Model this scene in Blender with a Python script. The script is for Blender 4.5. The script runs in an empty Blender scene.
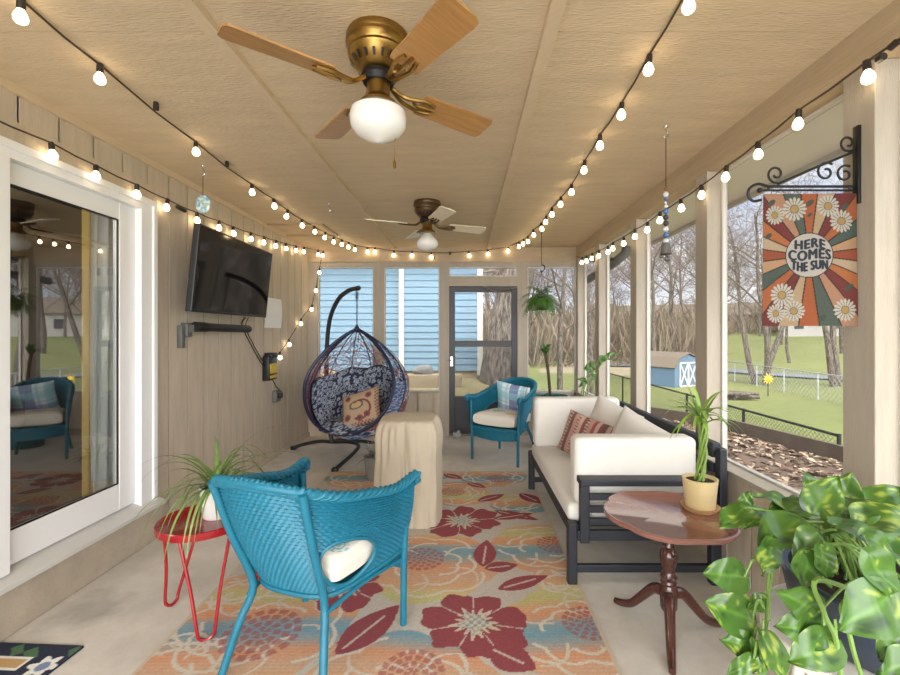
import bpy, bmesh, math, random
import numpy as np
from mathutils import Vector, Matrix, noise as mn
R = math.radians
PI = math.pi
rnd = random.Random(7)
scene = bpy.context.scene
COL = scene.collection

# ------------------------------------------------------------------ camera
F = 440.0
CH = 1.32
cam_d = bpy.data.cameras.new('camera')
cam = bpy.data.objects.new('camera', cam_d)
COL.objects.link(cam)
cam.location = (0, 0, CH)
cam.rotation_euler = (R(90), 0, 0)
cam_d.sensor_width = 36
cam_d.lens = 36 * F / 900
cam_d.shift_x = -15 / 900
cam_d.shift_y = -3.5 / 900
cam_d.clip_start = 0.05
cam_d.clip_end = 500
scene.camera = cam
scene.view_settings.view_transform = 'Standard'
scene.view_settings.look = 'None'
scene.view_settings.gamma = 1
scene.view_settings.exposure = EXPOSURE = 0.0
scene.cycles.transparent_max_bounces = 16
scene.cycles.max_bounces = 8
scene.cycles.sample_clamp_indirect = 6

def P(px, py, Y):
    return Vector(((px - 465) * Y / F, Y, CH - (py - 334) * Y / F))

# ------------------------------------------------------------------ materials
def lin(c):
    out = []
    for v in c[:3]:
        v = v / 255.0
        out.append(v / 12.92 if v <= 0.04045 else ((v + 0.055) / 1.055) ** 2.4)
    return tuple(out)

MATS = {}
def mat(name, rgb, rough=0.6, metal=0.0, var=0.0, vscale=6.0, stretch=(1, 1, 1), bump=0.0, bscale=40.0,
        coat=0.0, spec=0.5, attr=None, rgb2=None, sheen=0.0, trans=0.0, two=None):
    if name in MATS:
        return MATS[name]
    m = bpy.data.materials.new(name)
    m.use_nodes = True
    nt = m.node_tree
    b = nt.nodes['Principled BSDF']
    b.inputs['Roughness'].default_value = rough
    b.inputs['Metallic'].default_value = metal
    b.inputs['Specular IOR Level'].default_value = spec
    b.inputs['Coat Weight'].default_value = coat
    b.inputs['Coat Roughness'].default_value = 0.08
    if sheen:
        b.inputs['Sheen Weight'].default_value = sheen
    c = lin(rgb)
    tc = nt.nodes.new('ShaderNodeTexCoord')
    mp = nt.nodes.new('ShaderNodeMapping')
    mp.inputs['Scale'].default_value = stretch
    nt.links.new(tc.outputs['Object'], mp.inputs['Vector'])
    base = None
    if attr:
        a = nt.nodes.new('ShaderNodeAttribute')
        a.attribute_name = attr
        base = a.outputs['Color']
    if var > 0:
        n = nt.nodes.new('ShaderNodeTexNoise')
        n.inputs['Scale'].default_value = vscale
        n.inputs['Detail'].default_value = 6
        n.inputs['Roughness'].default_value = 0.65
        nt.links.new(mp.outputs['Vector'], n.inputs['Vector'])
        if base is None:
            r = nt.nodes.new('ShaderNodeValToRGB')
            c2 = lin(rgb2) if rgb2 else tuple(x * (1 - var) for x in c)
            c1 = c if rgb2 else tuple(min(1, x * (1 + var * 0.6)) for x in c)
            r.color_ramp.elements[0].color = (*c2, 1)
            r.color_ramp.elements[1].color = (*c1, 1)
            r.color_ramp.elements[0].position = 0.3 if not rgb2 else .40
            r.color_ramp.elements[1].position = 0.7 if not rgb2 else .62
            nt.links.new(n.outputs['Fac'], r.inputs['Fac'])
            base = r.outputs['Color']
        else:
            r = nt.nodes.new('ShaderNodeMapRange')
            r.inputs[1].default_value = 0.3
            r.inputs[2].default_value = 0.7
            r.inputs[3].default_value = 1 - var
            r.inputs[4].default_value = 1 + var * 0.5
            nt.links.new(n.outputs['Fac'], r.inputs[0])
            mx = nt.nodes.new('ShaderNodeVectorMath')
            mx.operation = 'SCALE'
            nt.links.new(base, mx.inputs[0])
            nt.links.new(r.outputs[0], mx.inputs['Scale'])
            base = mx.outputs[0]
    if base is not None:
        nt.links.new(base, b.inputs['Base Color'])
    else:
        b.inputs['Base Color'].default_value = (*c, 1)
    if bump > 0:
        n2 = nt.nodes.new('ShaderNodeTexNoise')
        n2.inputs['Scale'].default_value = bscale
        n2.inputs['Detail'].default_value = 5
        nt.links.new(mp.outputs['Vector'], n2.inputs['Vector'])
        bp = nt.nodes.new('ShaderNodeBump')
        bp.inputs['Strength'].default_value = bump
        bp.inputs['Distance'].default_value = 0.01
        nt.links.new(n2.outputs['Fac'], bp.inputs['Height'])
        nt.links.new(bp.outputs['Normal'], b.inputs['Normal'])
    if trans:
        b.inputs['Transmission Weight'].default_value = trans
    MATS[name] = m
    return m

def emit_mat(name, rgb, strength):
    m = bpy.data.materials.new(name)
    m.use_nodes = True
    nt = m.node_tree
    nt.nodes.remove(nt.nodes['Principled BSDF'])
    e = nt.nodes.new('ShaderNodeEmission')
    e.inputs['Color'].default_value = (*rgb, 1)
    e.inputs['Strength'].default_value = strength
    nt.links.new(e.outputs[0], nt.nodes['Material Output'].inputs['Surface'])
    MATS[name] = m
    return m

def glass_mat(name, ior, tint):
    m = bpy.data.materials.new(name)
    m.use_nodes = True
    nt = m.node_tree
    nt.nodes.remove(nt.nodes['Principled BSDF'])
    fr = nt.nodes.new('ShaderNodeFresnel'); fr.inputs['IOR'].default_value = ior
    t = nt.nodes.new('ShaderNodeBsdfTransparent'); t.inputs['Color'].default_value = (*tint, 1)
    g = nt.nodes.new('ShaderNodeBsdfGlossy'); g.inputs['Roughness'].default_value = 0.01
    g.inputs['Color'].default_value = (1, 1, 1, 1)
    mx = nt.nodes.new('ShaderNodeMixShader')
    ge = nt.nodes.new('ShaderNodeNewGeometry')      # one coated face: the far face of the pane only lets light through
    iv = nt.nodes.new('ShaderNodeMath'); iv.operation = 'SUBTRACT'; iv.inputs[0].default_value = 1
    ml = nt.nodes.new('ShaderNodeMath'); ml.operation = 'MULTIPLY'
    nt.links.new(ge.outputs['Backfacing'], iv.inputs[1]); nt.links.new(iv.outputs[0], ml.inputs[0]); nt.links.new(fr.outputs[0], ml.inputs[1])
    nt.links.new(ml.outputs[0], mx.inputs[0]); nt.links.new(t.outputs[0], mx.inputs[1]); nt.links.new(g.outputs[0], mx.inputs[2])
    nt.links.new(mx.outputs[0], nt.nodes['Material Output'].inputs['Surface'])
    return m

def screen_mat(name, cover, rgb):
    m = bpy.data.materials.new(name)
    m.use_nodes = True
    nt = m.node_tree
    nt.nodes.remove(nt.nodes['Principled BSDF'])
    t = nt.nodes.new('ShaderNodeBsdfTransparent')
    d = nt.nodes.new('ShaderNodeBsdfDiffuse'); d.inputs['Color'].default_value = (*lin(rgb), 1)
    mx = nt.nodes.new('ShaderNodeMixShader'); mx.inputs[0].default_value = cover
    nt.links.new(t.outputs[0], mx.inputs[1]); nt.links.new(d.outputs[0], mx.inputs[2])
    nt.links.new(mx.outputs[0], nt.nodes['Material Output'].inputs['Surface'])
    return m

m_siding = mat('siding_paint', (192, 178, 158), 0.75, var=0.14, vscale=5, stretch=(4, 4, .5), bump=0.35, bscale=60)
m_post = mat('post_paint', (168, 158, 143), 0.7, var=0.10, vscale=5, stretch=(5, 5, .6), bump=0.3, bscale=50)
m_beam = mat('beam_paint', (178, 158, 130), 0.7, var=0.12, vscale=5, stretch=(1, .4, 4), bump=0.3, bscale=40)
m_ceil = mat('ceiling_plywood', (208, 187, 155), 0.8, var=0.10, vscale=3, stretch=(1, 5, 1), bump=0.55, bscale=30)
m_batten = mat('batten_paint', (206, 185, 154), 0.75, var=0.08, bump=0.2)
m_groove = mat('groove_shadow_board', (92, 82, 70), 0.9)
m_concrete = mat('concrete', (202, 196, 186), 0.85, var=0.10, vscale=2.5, bump=0.25, bscale=120)
m_curb = mat('curb_concrete', (176, 164, 146), 0.85, var=0.16, vscale=5, bump=0.3, bscale=60)
m_white = mat('white_vinyl', (236, 236, 236), 0.35)
m_whitetrim = mat('white_trim', (196, 192, 184), 0.5)
m_black = mat('black_metal', (26, 27, 30), 0.45, metal=0.3)
m_door = mat('charcoal_paint', (52, 53, 56), 0.45)
m_kick = mat('kick_panel_paint', (60, 61, 64), 0.5)
m_teal = mat('teal_wicker', (20, 106, 130), 0.45, var=0.14, vscale=30, bump=0.2, bscale=200)
m_red = mat('red_enamel', (150, 18, 30), 0.25, coat=0.5)
m_mahog = mat('mahogany', (70, 36, 29), 0.25, var=0.25, vscale=4, stretch=(1, 6, 6), coat=0.6)
m_mahogtop = mat('mahogany_top', (136, 90, 80), 0.2, var=0.15, vscale=4, stretch=(1, 8, 1), coat=0.9)  # pedestal wood made paler and pinker: sky reflection put into the colour
m_navywood = mat('dark_navy_wood', (30, 34, 43), 0.5, var=0.2, vscale=6, stretch=(1, 1, 1), bump=0.15)
m_cream = mat('cream_canvas', (214, 210, 203), 0.9, var=0.04, vscale=4, bump=0.25, bscale=180)
m_navymetal = mat('navy_metal', (30, 36, 66), 0.4, metal=0.2)
m_stand = mat('dark_steel', (48, 50, 54), 0.4, metal=0.4)
m_brass = mat('antique_brass', (150, 118, 62), 0.28, metal=0.9, var=0.25, vscale=8)
m_bronze = mat('dark_bronze', (96, 74, 52), 0.35, metal=0.7)
m_oak = mat('oak_blade', (168, 124, 72), 0.4, var=0.3, vscale=5, stretch=(1, 12, 1), coat=0.2)
m_oakpale = mat('pale_blade', (222, 208, 180), 0.4, var=0.08, vscale=5, stretch=(1, 10, 1))
m_globe = mat('opal_glass', (218, 216, 210), 0.2, coat=0.3)
m_bulb = emit_mat('bulb_glow', (1.0, 0.76, 0.46), 9.5)
m_socket = mat('socket_black', (40, 34, 28), 0.5)
m_cable = mat('cable_brown', (62, 48, 34), 0.6)
m_glass = glass_mat('door_glass', 3.4, (0.90, 0.92, 0.92))
m_screen = screen_mat('insect_screen', 0.13, (96, 95, 92))
m_screen_back = screen_mat('door_screen', 0.30, (92, 93, 93))
m_attr = mat('printed_cloth', (255, 255, 255), 0.9, attr='col', bump=0.2, bscale=200)
m_rug = mat('rug_weave', (255, 255, 255), 0.95, attr='col', var=0.14, vscale=260, bump=0.3, bscale=300)
m_leafattr = mat('variegated_leaf', (255, 255, 255), 0.30, attr='col', var=0.08, vscale=20)
m_leaf = mat('leaf_green', (88, 132, 52), 0.45, var=0.3, vscale=12)
m_leafdark = mat('fern_green', (70, 112, 44), 0.5, var=0.3, vscale=14)
m_stem = mat('stem_green', (112, 144, 66), 0.5, var=0.2)
m_bark = mat('grey_bark', (116, 106, 96), 0.9, var=0.6, vscale=5.5, stretch=(4, 4, .9), bump=1.0, bscale=8, rgb2=(52, 44, 38))
m_twig = mat('twig_brown', (96, 84, 74), 0.9, var=0.2, vscale=1.0)
m_soil = mat('potting_soil', (58, 44, 34), 0.95, var=0.4, vscale=40, bump=0.8, bscale=60)
m_ceramic = mat('white_ceramic', (238, 236, 232), 0.25, coat=0.3)
m_beigepot = mat('cream_ceramic', (220, 200, 150), 0.35, var=0.05, vscale=10)
m_saucer = mat('terracotta_saucer', (190, 150, 104), 0.5, var=0.15)
m_navypot = mat('dark_blue_pot', (40, 50, 66), 0.35, var=0.25, vscale=10, coat=0.2)
m_pale = mat('pale_stand', (226, 222, 214), 0.4, var=0.04)
m_greypot = mat('grey_pot', (128, 128, 124), 0.7, var=0.15)
m_canvas = mat('beige_canvas_cover', (186, 174, 153), 0.85, var=0.08, vscale=3, bump=0.15, bscale=120)
m_bluesiding = mat('blue_siding', (104, 132, 150), 0.6, var=0.05, vscale=2)
m_roof = mat('shingle_roof', (108, 96, 82), 0.9, var=0.2, vscale=12)
m_shedblue = mat('shed_blue', (84, 108, 130), 0.6, var=0.05)
m_stone = mat('pale_stone', (158, 142, 116), 0.9, var=0.2, vscale=5, bump=0.4, bscale=20)
m_rock = mat('grey_rock', (132, 130, 126), 0.9, var=0.2, vscale=6, bump=0.6, bscale=10)
m_ground = mat('lawn_ground', (255, 255, 255), 0.95, attr='col', var=0.22, vscale=3, bump=0.4, bscale=12)
m_road = mat('asphalt', (112, 114, 118), 0.9, var=0.06)
m_litter = mat('leaf_litter', (168, 142, 116), 0.95, var=0.4, vscale=3, rgb2=(112, 88, 68))
m_tv = mat('tv_screen', (10, 11, 13), 0.06, spec=0.6)
m_plastic = mat('black_plastic', (22, 22, 24), 0.4)
m_paper = mat('white_paper', (232, 232, 230), 0.8)
m_yellow = mat('yellow_plastic', (200, 170, 40), 0.4)
m_greybox = mat('grey_box', (96, 96, 94), 0.5)
m_chrome = mat('chrome', (190, 190, 192), 0.2, metal=0.9)
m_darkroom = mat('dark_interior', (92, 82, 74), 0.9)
m_curtain = mat('grey_curtain', (226, 228, 224), 0.85)
m_gold = mat('gold_curtain', (186, 156, 84), 0.8)
m_hatch = mat('hatch_trim', (168, 144, 112), 0.8)
m_wire = mat('dark_wire', (34, 36, 36), 0.5, metal=0.4)
m_greyrail = mat('galvanised_rail', (170, 172, 172), 0.5, metal=0.5)

# ------------------------------------------------------------------ mesh builder
def cr(pts, n):
    """Catmull-Rom resample of a polyline, n samples per segment"""
    pts = [Vector(p) for p in pts]
    q = [pts[0] * 2 - pts[1]] + pts + [pts[-1] * 2 - pts[-2]]
    out = []
    for i in range(1, len(q) - 2):
        a, b, c, d = q[i - 1], q[i], q[i + 1], q[i + 2]
        for k in range(n):
            t = k / n
            out.append(0.5 * ((2 * b) + (c - a) * t + (2 * a - 5 * b + 4 * c - d) * t * t + (3 * b - a - 3 * c + d) * t ** 3))
    out.append(pts[-1])
    return out

def cr_eval(pts, t):
    n = len(pts) - 1
    x = max(0, min(0.99999, t)) * n
    i = int(x); f = x - i
    g = lambda k: Vector(pts[k]) if 0 <= k <= n else (Vector(pts[0]) * 2 - Vector(pts[1]) if k < 0 else Vector(pts[n]) * 2 - Vector(pts[n - 1]))
    a, b, c, d = g(i - 1), g(i), g(i + 1), g(i + 2)
    return 0.5 * ((2 * b) + (c - a) * f + (2 * a - 5 * b + 4 * c - d) * f * f + (3 * b - a - 3 * c + d) * f ** 3)

class MB:
    def __init__(self):
        self.v = []; self.f = []; self.c = None
    def add(self, vs, fs, col=None):
        o = len(self.v)
        self.v.extend([tuple(x) for x in vs])
        self.f.extend([tuple(i + o for i in f) for f in fs])
        if col is not None:
            if self.c is None:
                self.c = [(1, 1, 1)] * o
            self.c.extend(col if isinstance(col, list) else [col] * len(vs))
        elif self.c is not None:
            self.c.extend([(1, 1, 1)] * len(vs))
        return self
    def box(self, x0, x1, y0, y1, z0, z1):
        v = [(x, y, z) for x in (x0, x1) for y in (y0, y1) for z in (z0, z1)]
        f = [(0, 1, 3, 2), (4, 6, 7, 5), (0, 4, 5, 1), (2, 3, 7, 6), (0, 2, 6, 4), (1, 5, 7, 3)]
        return self.add(v, f)
    def rbox(self, x0, x1, y0, y1, z0, z1, r=0.01, seg=3):
        bm = bmesh.new()
        bmesh.ops.create_cube(bm, size=1)
        for v in bm.verts:
            v.co = Vector(((x0 + x1) / 2 + v.co.x * (x1 - x0), (y0 + y1) / 2 + v.co.y * (y1 - y0), (z0 + z1) / 2 + v.co.z * (z1 - z0)))
        bmesh.ops.bevel(bm, geom=bm.edges[:], offset=r, segments=seg, affect='EDGES', profile=0.5)
        bm.verts.index_update()
        vs = [v.co[:] for v in bm.verts]; fs = [[v.index for v in f.verts] for f in bm.faces]
        bm.free()
        return self.add(vs, fs)
    def beam(self, p, q, w, h, up=(0, 0, 1)):
        p = Vector(p); q = Vector(q); d = (q - p).normalized()
        s = d.cross(Vector(up)).normalized(); u = s.cross(d).normalized()
        v = []
        for a in (p, q):
            for i, j in ((-1, -1), (1, -1), (1, 1), (-1, 1)):
                v.append(a + s * (i * w / 2) + u * (j * h / 2))
        return self.add(v, [(0, 1, 2, 3), (7, 6, 5, 4), (0, 4, 5, 1), (1, 5, 6, 2), (2, 6, 7, 3), (3, 7, 4, 0)])
    def tube(self, pts, r, seg=8, closed=False, cap=True, col=None):
        pts = [Vector(p) for p in pts]
        n = len(pts)
        rr = r if isinstance(r, (list, tuple)) else [r] * n
        vs = []; prev = None
        for i, p in enumerate(pts):
            if closed:
                d = pts[(i + 1) % n] - pts[i - 1]
            else:
                d = pts[min(i + 1, n - 1)] - pts[max(i - 1, 0)]
            if d.length < 1e-9: d = Vector((0, 0, 1))
            d.normalize()
            if prev is None:
                a = Vector((0, 0, 1)) if abs(d.z) < 0.9 else Vector((1, 0, 0))
                s = d.cross(a).normalized()
            else:
                s = prev - d * prev.dot(d)
                if s.length < 1e-6: s = d.orthogonal()
                s.normalize()
            prev = s; u = d.cross(s)
            for k in range(seg):
                an = 2 * PI * k / seg
                vs.append(p + (s * math.cos(an) + u * math.sin(an)) * rr[i])
        fs = []
        m = n if closed else n - 1
        for i in range(m):
            for k in range(seg):
                a = i * seg + k; b = i * seg + (k + 1) % seg
                j = ((i + 1) % n) * seg
                fs.append((a, b, j + (k + 1) % seg, j + k))
        if cap and not closed:
            fs.append(tuple(range(seg - 1, -1, -1))); fs.append(tuple((n - 1) * seg + k for k in range(seg)))
        return self.add(vs, fs, col)
    def lathe(self, prof, seg=28, c=(0, 0, 0), sx=1, sy=1):
        vs = []; fs = []
        for r, z in prof:
            for k in range(seg):
                a = 2 * PI * k / seg
                vs.append((c[0] + r * math.cos(a) * sx, c[1] + r * math.sin(a) * sy, c[2] + z))
        for i in range(len(prof) - 1):
            for k in range(seg):
                a = i * seg + k; b = i * seg + (k + 1) % seg
                fs.append((a, b, b + seg, a + seg))
        if prof[0][0] > 1e-6: fs.append(tuple(range(seg - 1, -1, -1)))
        if prof[-1][0] > 1e-6: fs.append(tuple((len(prof) - 1) * seg + k for k in range(seg)))
        return self.add(vs, fs)
    def ball(self, c, r, seg=14, rings=8, sz=1.0, sx=1.0, sy=1.0):
        prof = []
        for i in range(rings + 1):
            a = -PI / 2 + PI * i / rings
            prof.append((r * math.cos(a), r * math.sin(a) * sz))
        return self.lathe(prof, seg, c, sx, sy)
    def grid(self, fn, nu, nv, colfn=None, skip=None, closed_u=False):
        vs = []; cs = []
        for j in range(nv + 1):
            for i in range(nu + (0 if closed_u else 1)):
                u = i / nu; v = j / nv
                vs.append(fn(u, v))
                if colfn: cs.append(colfn(u, v))
        w = nu if closed_u else nu + 1
        fs = []
        for j in range(nv):
            for i in range(nu):
                if skip and skip((i + .5) / nu, (j + .5) / nv): continue
                i2 = (i + 1) % w
                fs.append((j * w + i, j * w + i2, (j + 1) * w + i2, (j + 1) * w + i))
        return self.add(vs, fs, cs if colfn else None)
    def prism(self, outline, z0, z1):
        n = len(outline)
        v = [(x, y, z0) for x, y in outline] + [(x, y, z1) for x, y in outline]
        f = [tuple(range(n - 1, -1, -1)), tuple(range(n, 2 * n))]
        f += [(i, (i + 1) % n, n + (i + 1) % n, n + i) for i in range(n)]
        return self.add(v, f)
    def xf(self, M, start=0):
        for i in range(start, len(self.v)):
            self.v[i] = tuple(M @ Vector(self.v[i]))
        return self
    def mesh(self, name, m, smooth=True, angle=40):
        me = bpy.data.meshes.new(name)
        me.from_pydata(self.v, [], self.f)
        me.update()
        if m: me.materials.append(m)
        if self.c is not None:
            ca = me.color_attributes.new('col', 'FLOAT_COLOR', 'POINT')
            arr = np.ones((len(self.v), 4), dtype=np.float32)
            arr[:, :3] = np.array(self.c, dtype=np.float32)
            ca.data.foreach_set('color', arr.ravel())
        if smooth:
            me.shade_smooth()
            try:
                me.set_sharp_from_angle(angle=R(angle))
            except Exception:
                pass
        return me

def obj(name, mb, m, parent=None, loc=(0, 0, 0), smooth=True, world=False):
    """link ONE mesh object; world=True: the builder's coordinates are world ones, shifted to the parent's or own origin"""
    if isinstance(mb, MB):
        if world:
            root = parent
            off = Vector((0, 0, 0))
            while root is not None:
                off += Vector(root.location); root = root.parent
            off += Vector(loc)
            mb.v = [tuple(Vector(v) - off) for v in mb.v]
        me = mb.mesh(name, m, smooth)
    else:
        me = mb
    o = bpy.data.objects.new(name, me)
    o.location = loc
    COL.objects.link(o)
    if parent is not None: o.parent = parent
    return o

def tag(o, label, cat, group=None, kind=None):
    o['label'] = label; o['category'] = cat
    if group: o['group'] = group
    if kind: o['kind'] = kind
    return o

def thing(name, label, cat, loc=(0, 0, 0), rotz=0.0, group=None):
    o = bpy.data.objects.new(name, None)
    o.empty_display_size = 0.1
    COL.objects.link(o)
    o.location = loc; o.rotation_euler = (0, 0, rotz)
    return tag(o, label, cat, group)

def struct(name, mb, m, parent=None, label=None, cat=None, smooth=False):
    o = obj(name, mb, m, parent, smooth=smooth)
    if parent is None:
        o['kind'] = 'structure'
        o['label'] = label or name.replace('_', ' ')
        o['category'] = cat or name.split('_')[0]
    return o

def dup(root, loc, rotz=None, label=None, group=None, scale=None):
    r = root.copy(); COL.objects.link(r); r.location = loc
    if rotz is not None: r.rotation_euler = (0, 0, rotz)
    if scale: r.scale = (scale,) * 3
    if label: r['label'] = label
    if group: r['group'] = group
    for ch in list(root.children):
        c = ch.copy(); COL.objects.link(c); c.parent = r
        for g in list(ch.children):
            d = g.copy(); COL.objects.link(d); d.parent = c
    return r

# ================================================================== SETTING
XL, XR, YB, ZC = -2.03, 1.44, 5.70, 2.44
YN = -1.6           # the porch runs on behind the camera
tn = [0]
def trim(mb, m, label, smooth=False):
    tn[0] += 1
    return struct('trim_%d' % tn[0], mb, m, None, label, 'trim', smooth)

fl = MB().box(-2.1, 1.56, YN, 5.82, -0.15, 0.0)
floor = struct('floor', fl, None, None, 'pale concrete porch floor with a faint stain', 'floor')
# concrete with a damp stain near the door
mf = bpy.data.materials.new('stained_concrete'); mf.use_nodes = True
nt = mf.node_tree; b = nt.nodes['Principled BSDF']; b.inputs['Roughness'].default_value = 0.85
tc = nt.nodes.new('ShaderNodeTexCoord')
n1 = nt.nodes.new('ShaderNodeTexNoise'); n1.inputs['Scale'].default_value = 3; n1.inputs['Detail'].default_value = 8; n1.inputs['Roughness'].default_value = .7
nt.links.new(tc.outputs['Object'], n1.inputs['Vector'])
rp = nt.nodes.new('ShaderNodeValToRGB')
rp.color_ramp.elements[0].position = .3; rp.color_ramp.elements[0].color = (*lin((186, 178, 166)), 1)
rp.color_ramp.elements[1].position = .7; rp.color_ramp.elements[1].color = (*lin((214, 208, 198)), 1)
nt.links.new(n1.outputs['Fac'], rp.inputs['Fac'])
vm = nt.nodes.new('ShaderNodeVectorMath'); vm.operation = 'DISTANCE'; vm.inputs[1].default_value = (-1.80, 2.12, 0)
n3 = nt.nodes.new('ShaderNodeTexNoise'); n3.inputs['Scale'].default_value = 9; n3.inputs['Detail'].default_value = 4
nt.links.new(tc.outputs['Object'], n3.inputs['Vector'])
mp = nt.nodes.new('ShaderNodeMapping'); mp.inputs['Scale'].default_value = (1, 1, 0)
nt.links.new(tc.outputs['Object'], mp.inputs['Vector']); nt.links.new(mp.outputs[0], vm.inputs[0])
ma = nt.nodes.new('ShaderNodeMath'); ma.operation = 'MULTIPLY_ADD'; ma.inputs[1].default_value = .25
nt.links.new(n3.outputs['Fac'], ma.inputs[0]); nt.links.new(vm.outputs['Value'], ma.inputs[2])
mr = nt.nodes.new('ShaderNodeMapRange'); mr.inputs[1].default_value = .20; mr.inputs[2].default_value = .31; mr.inputs[3].default_value = .72; mr.inputs[4].default_value = 1
nt.links.new(ma.outputs[0], mr.inputs[0])
sc = nt.nodes.new('ShaderNodeVectorMath'); sc.operation = 'SCALE'
nt.links.new(rp.outputs[0], sc.inputs[0]); nt.links.new(mr.outputs[0], sc.inputs['Scale']); nt.links.new(sc.outputs[0], b.inputs['Base Color'])
n4 = nt.nodes.new('ShaderNodeTexNoise'); n4.inputs['Scale'].default_value = 140
nt.links.new(tc.outputs['Object'], n4.inputs['Vector'])
bp = nt.nodes.new('ShaderNodeBump'); bp.inputs['Strength'].default_value = .2; bp.inputs['Distance'].default_value = .004
nt.links.new(n4.outputs['Fac'], bp.inputs['Height']); nt.links.new(bp.outputs[0], b.inputs['Normal'])
floor.data.materials.append(mf)

# ceiling: plywood panels with narrow seams below a deck
ce = MB().box(-2.2, 2.02, YN, 6.15, ZC + 0.015, ZC + 0.12)
for (x0, x1) in ((-2.15, -.92), (-.92, .31), (.31, 1.56)):
    for (y0, y1) in ((YN, -.81), (-.81, 1.63), (1.63, 4.07), (4.07, 5.82)):
        ce.box(x0 + .001, x1 - .001, y0 + .0015, y1 - .0015, ZC, ZC + 0.016)
struct('ceiling', ce, m_ceil, None, 'tan painted rough plywood porch ceiling', 'ceiling')
trim(MB().box(-.945, -.895, YN, YB, ZC - .028, ZC), m_batten, 'left long batten strip on the ceiling')
trim(MB().box(.285, .335, YN, YB, ZC - .028, ZC), m_batten, 'right long batten strip on the ceiling')
hb = MB()
hb.box(-2.02, -1.44, 4.46, 4.49, ZC - .012, ZC); hb.box(-2.02, -1.44, 4.96, 4.99, ZC - .012, ZC); hb.box(-1.47, -1.44, 4.49, 4.96, ZC - .012, ZC)
trim(hb, m_hatch, 'narrow frame of the ceiling hatch at the left wall')

# left wall: grooved siding boards
def grooved_x(mb, x, y0, y1, z0, z1, phase, pitch=.203, gap=.013, th=.007, sign=1):
    """vertical boards on a plane X=x, board faces at x, backing behind; sign +1: room is on +X"""
    mb.box(*(sorted((x - sign * .055, x - sign * .075))), y0, y1, z0, z1)
    k = math.floor((y0 - phase) / pitch)
    while phase + k * pitch < y1:
        a = max(y0, phase + k * pitch + gap / 2); b_ = min(y1, phase + (k + 1) * pitch - gap / 2)
        if b_ - a > .004:
            mb.box(*(sorted((x, x - sign * th))), a, b_, z0, z1)
        k += 1
def grooved_y(mb, y, x0, x1, z0, z1, phase, pitch=.203, gap=.013, th=.007):
    mb.box(x0, x1, y + .06, y + .10, z0, z1)
    k = math.floor((x0 - phase) / pitch)
    while phase + k * pitch < x1:
        a = max(x0, phase + k * pitch + gap / 2); b_ = min(x1, phase + (k + 1) * pitch - gap / 2)
        if b_ - a > .004:
            mb.box(a, b_, y, y + th, z0, z1)
        k += 1
DY0, DY1 = 0.55, 2.86
wl = MB()
grooved_x(wl, XL, 2.92, 5.80, 0, ZC, 3.015)
grooved_x(wl, XL, YN, 2.92, 2.275, ZC, 3.015)
grooved_x(wl, XL, YN, DY0 - .06, 0, 2.275, 3.015)
struct('wall_left', wl, m_siding, None, 'taupe left wall of vertical grooved boards', 'wall')
trim(MB().box(XL - .06, XL + .006, DY0 - .06, 2.92, 2.17, 2.278), m_siding, 'flat board above the sliding door')
trim(MB().box(XL - .06, XL + .006, 2.858, 2.925, 0.0, 2.17), m_siding, 'flat board beside the sliding door')
trim(MB().box(XL, XL + .02, YN, YB, 2.40, ZC), m_batten, 'narrow strip where left wall meets ceiling')
bb = MB().box(XL, XL + .018, 2.925, YB, 0, .055)
struct('baseboard_left', bb, m_siding, None, 'low taupe board along the foot of the left wall', 'baseboard')
trim(MB().rbox(XL - .08, XL + .045, DY0 - .06, 2.90, 0, .215, .008, 2), m_curb, 'weathered concrete curb under the sliding door')

# sliding door
d1 = struct('door_1', MB().box(XL - .09, XL + .02, 2.735, DY1, .215, 2.17).box(XL - .09, XL + .02, DY0, DY0 + .08, .215, 2.17)
            .box(XL - .09, XL + .02, DY0 + .08, 2.735, 2.10, 2.17).box(XL + .0, XL + .032, DY0, DY1, 2.14, 2.175).box(XL, XL + .032, DY1 - .03, DY1, .215, 2.14),
            m_white, None, 'white framed sliding glass door in the left wall', 'door')
sill = MB().add([(XL - .09, DY0 - .03, .215), (XL + .07, DY0 - .03, .215), (XL + .07, DY0 - .03, .235), (XL - .09, DY0 - .03, .285),
                 (XL - .09, DY1 + .03, .215), (XL + .07, DY1 + .03, .215), (XL + .07, DY1 + .03, .235), (XL - .09, DY1 + .03, .285)],
                [(0, 1, 2, 3), (7, 6, 5, 4), (0, 4, 5, 1), (1, 5, 6, 2), (2, 6, 7, 3), (3, 7, 4, 0)])
struct('sill', sill, mat('sill_aluminium', (206, 204, 200), .4), d1)
def sash(x, y0, y1, z0, z1, st, bot, top):
    f = MB()
    f.rbox(x - .04, x, y0, y0 + st, z0, z1, .004, 2); f.rbox(x - .04, x, y1 - st, y1, z0, z1, .004, 2)
    f.rbox(x - .039, x - .001, y0 + st, y1 - st, z0, z0 + bot, .003, 2); f.rbox(x - .039, x - .001, y0 + st, y1 - st, z1 - top, z1, .003, 2)
    g = MB().box(x - .024, x - .018, y0 + st, y1 - st, z0 + bot, z1 - top)
    a = struct('sash', f, m_white, d1); struct('glass', g, m_glass, a)
    s2 = MB()
    for (a0, a1, b0, b1) in ((y0 + st, y0 + st + .008, z0 + bot, z1 - top), (y1 - st - .008, y1 - st, z0 + bot, z1 - top),
                             (y0 + st + .008, y1 - st - .008, z0 + bot, z0 + bot + .008), (y0 + st + .008, y1 - st - .008, z1 - top - .008, z1 - top)):
        s2.box(x - .012, x - .004, a0, a1, b0, b1)
    struct('glazing_bead', s2, m_black, a)
sash(XL - .02, 1.85, 2.735, .275, 2.10, .125, .155, .10)
sash(XL + .022, DY0 + .08, 1.945, .262, 2.10, .10, .155, .10)

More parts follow.
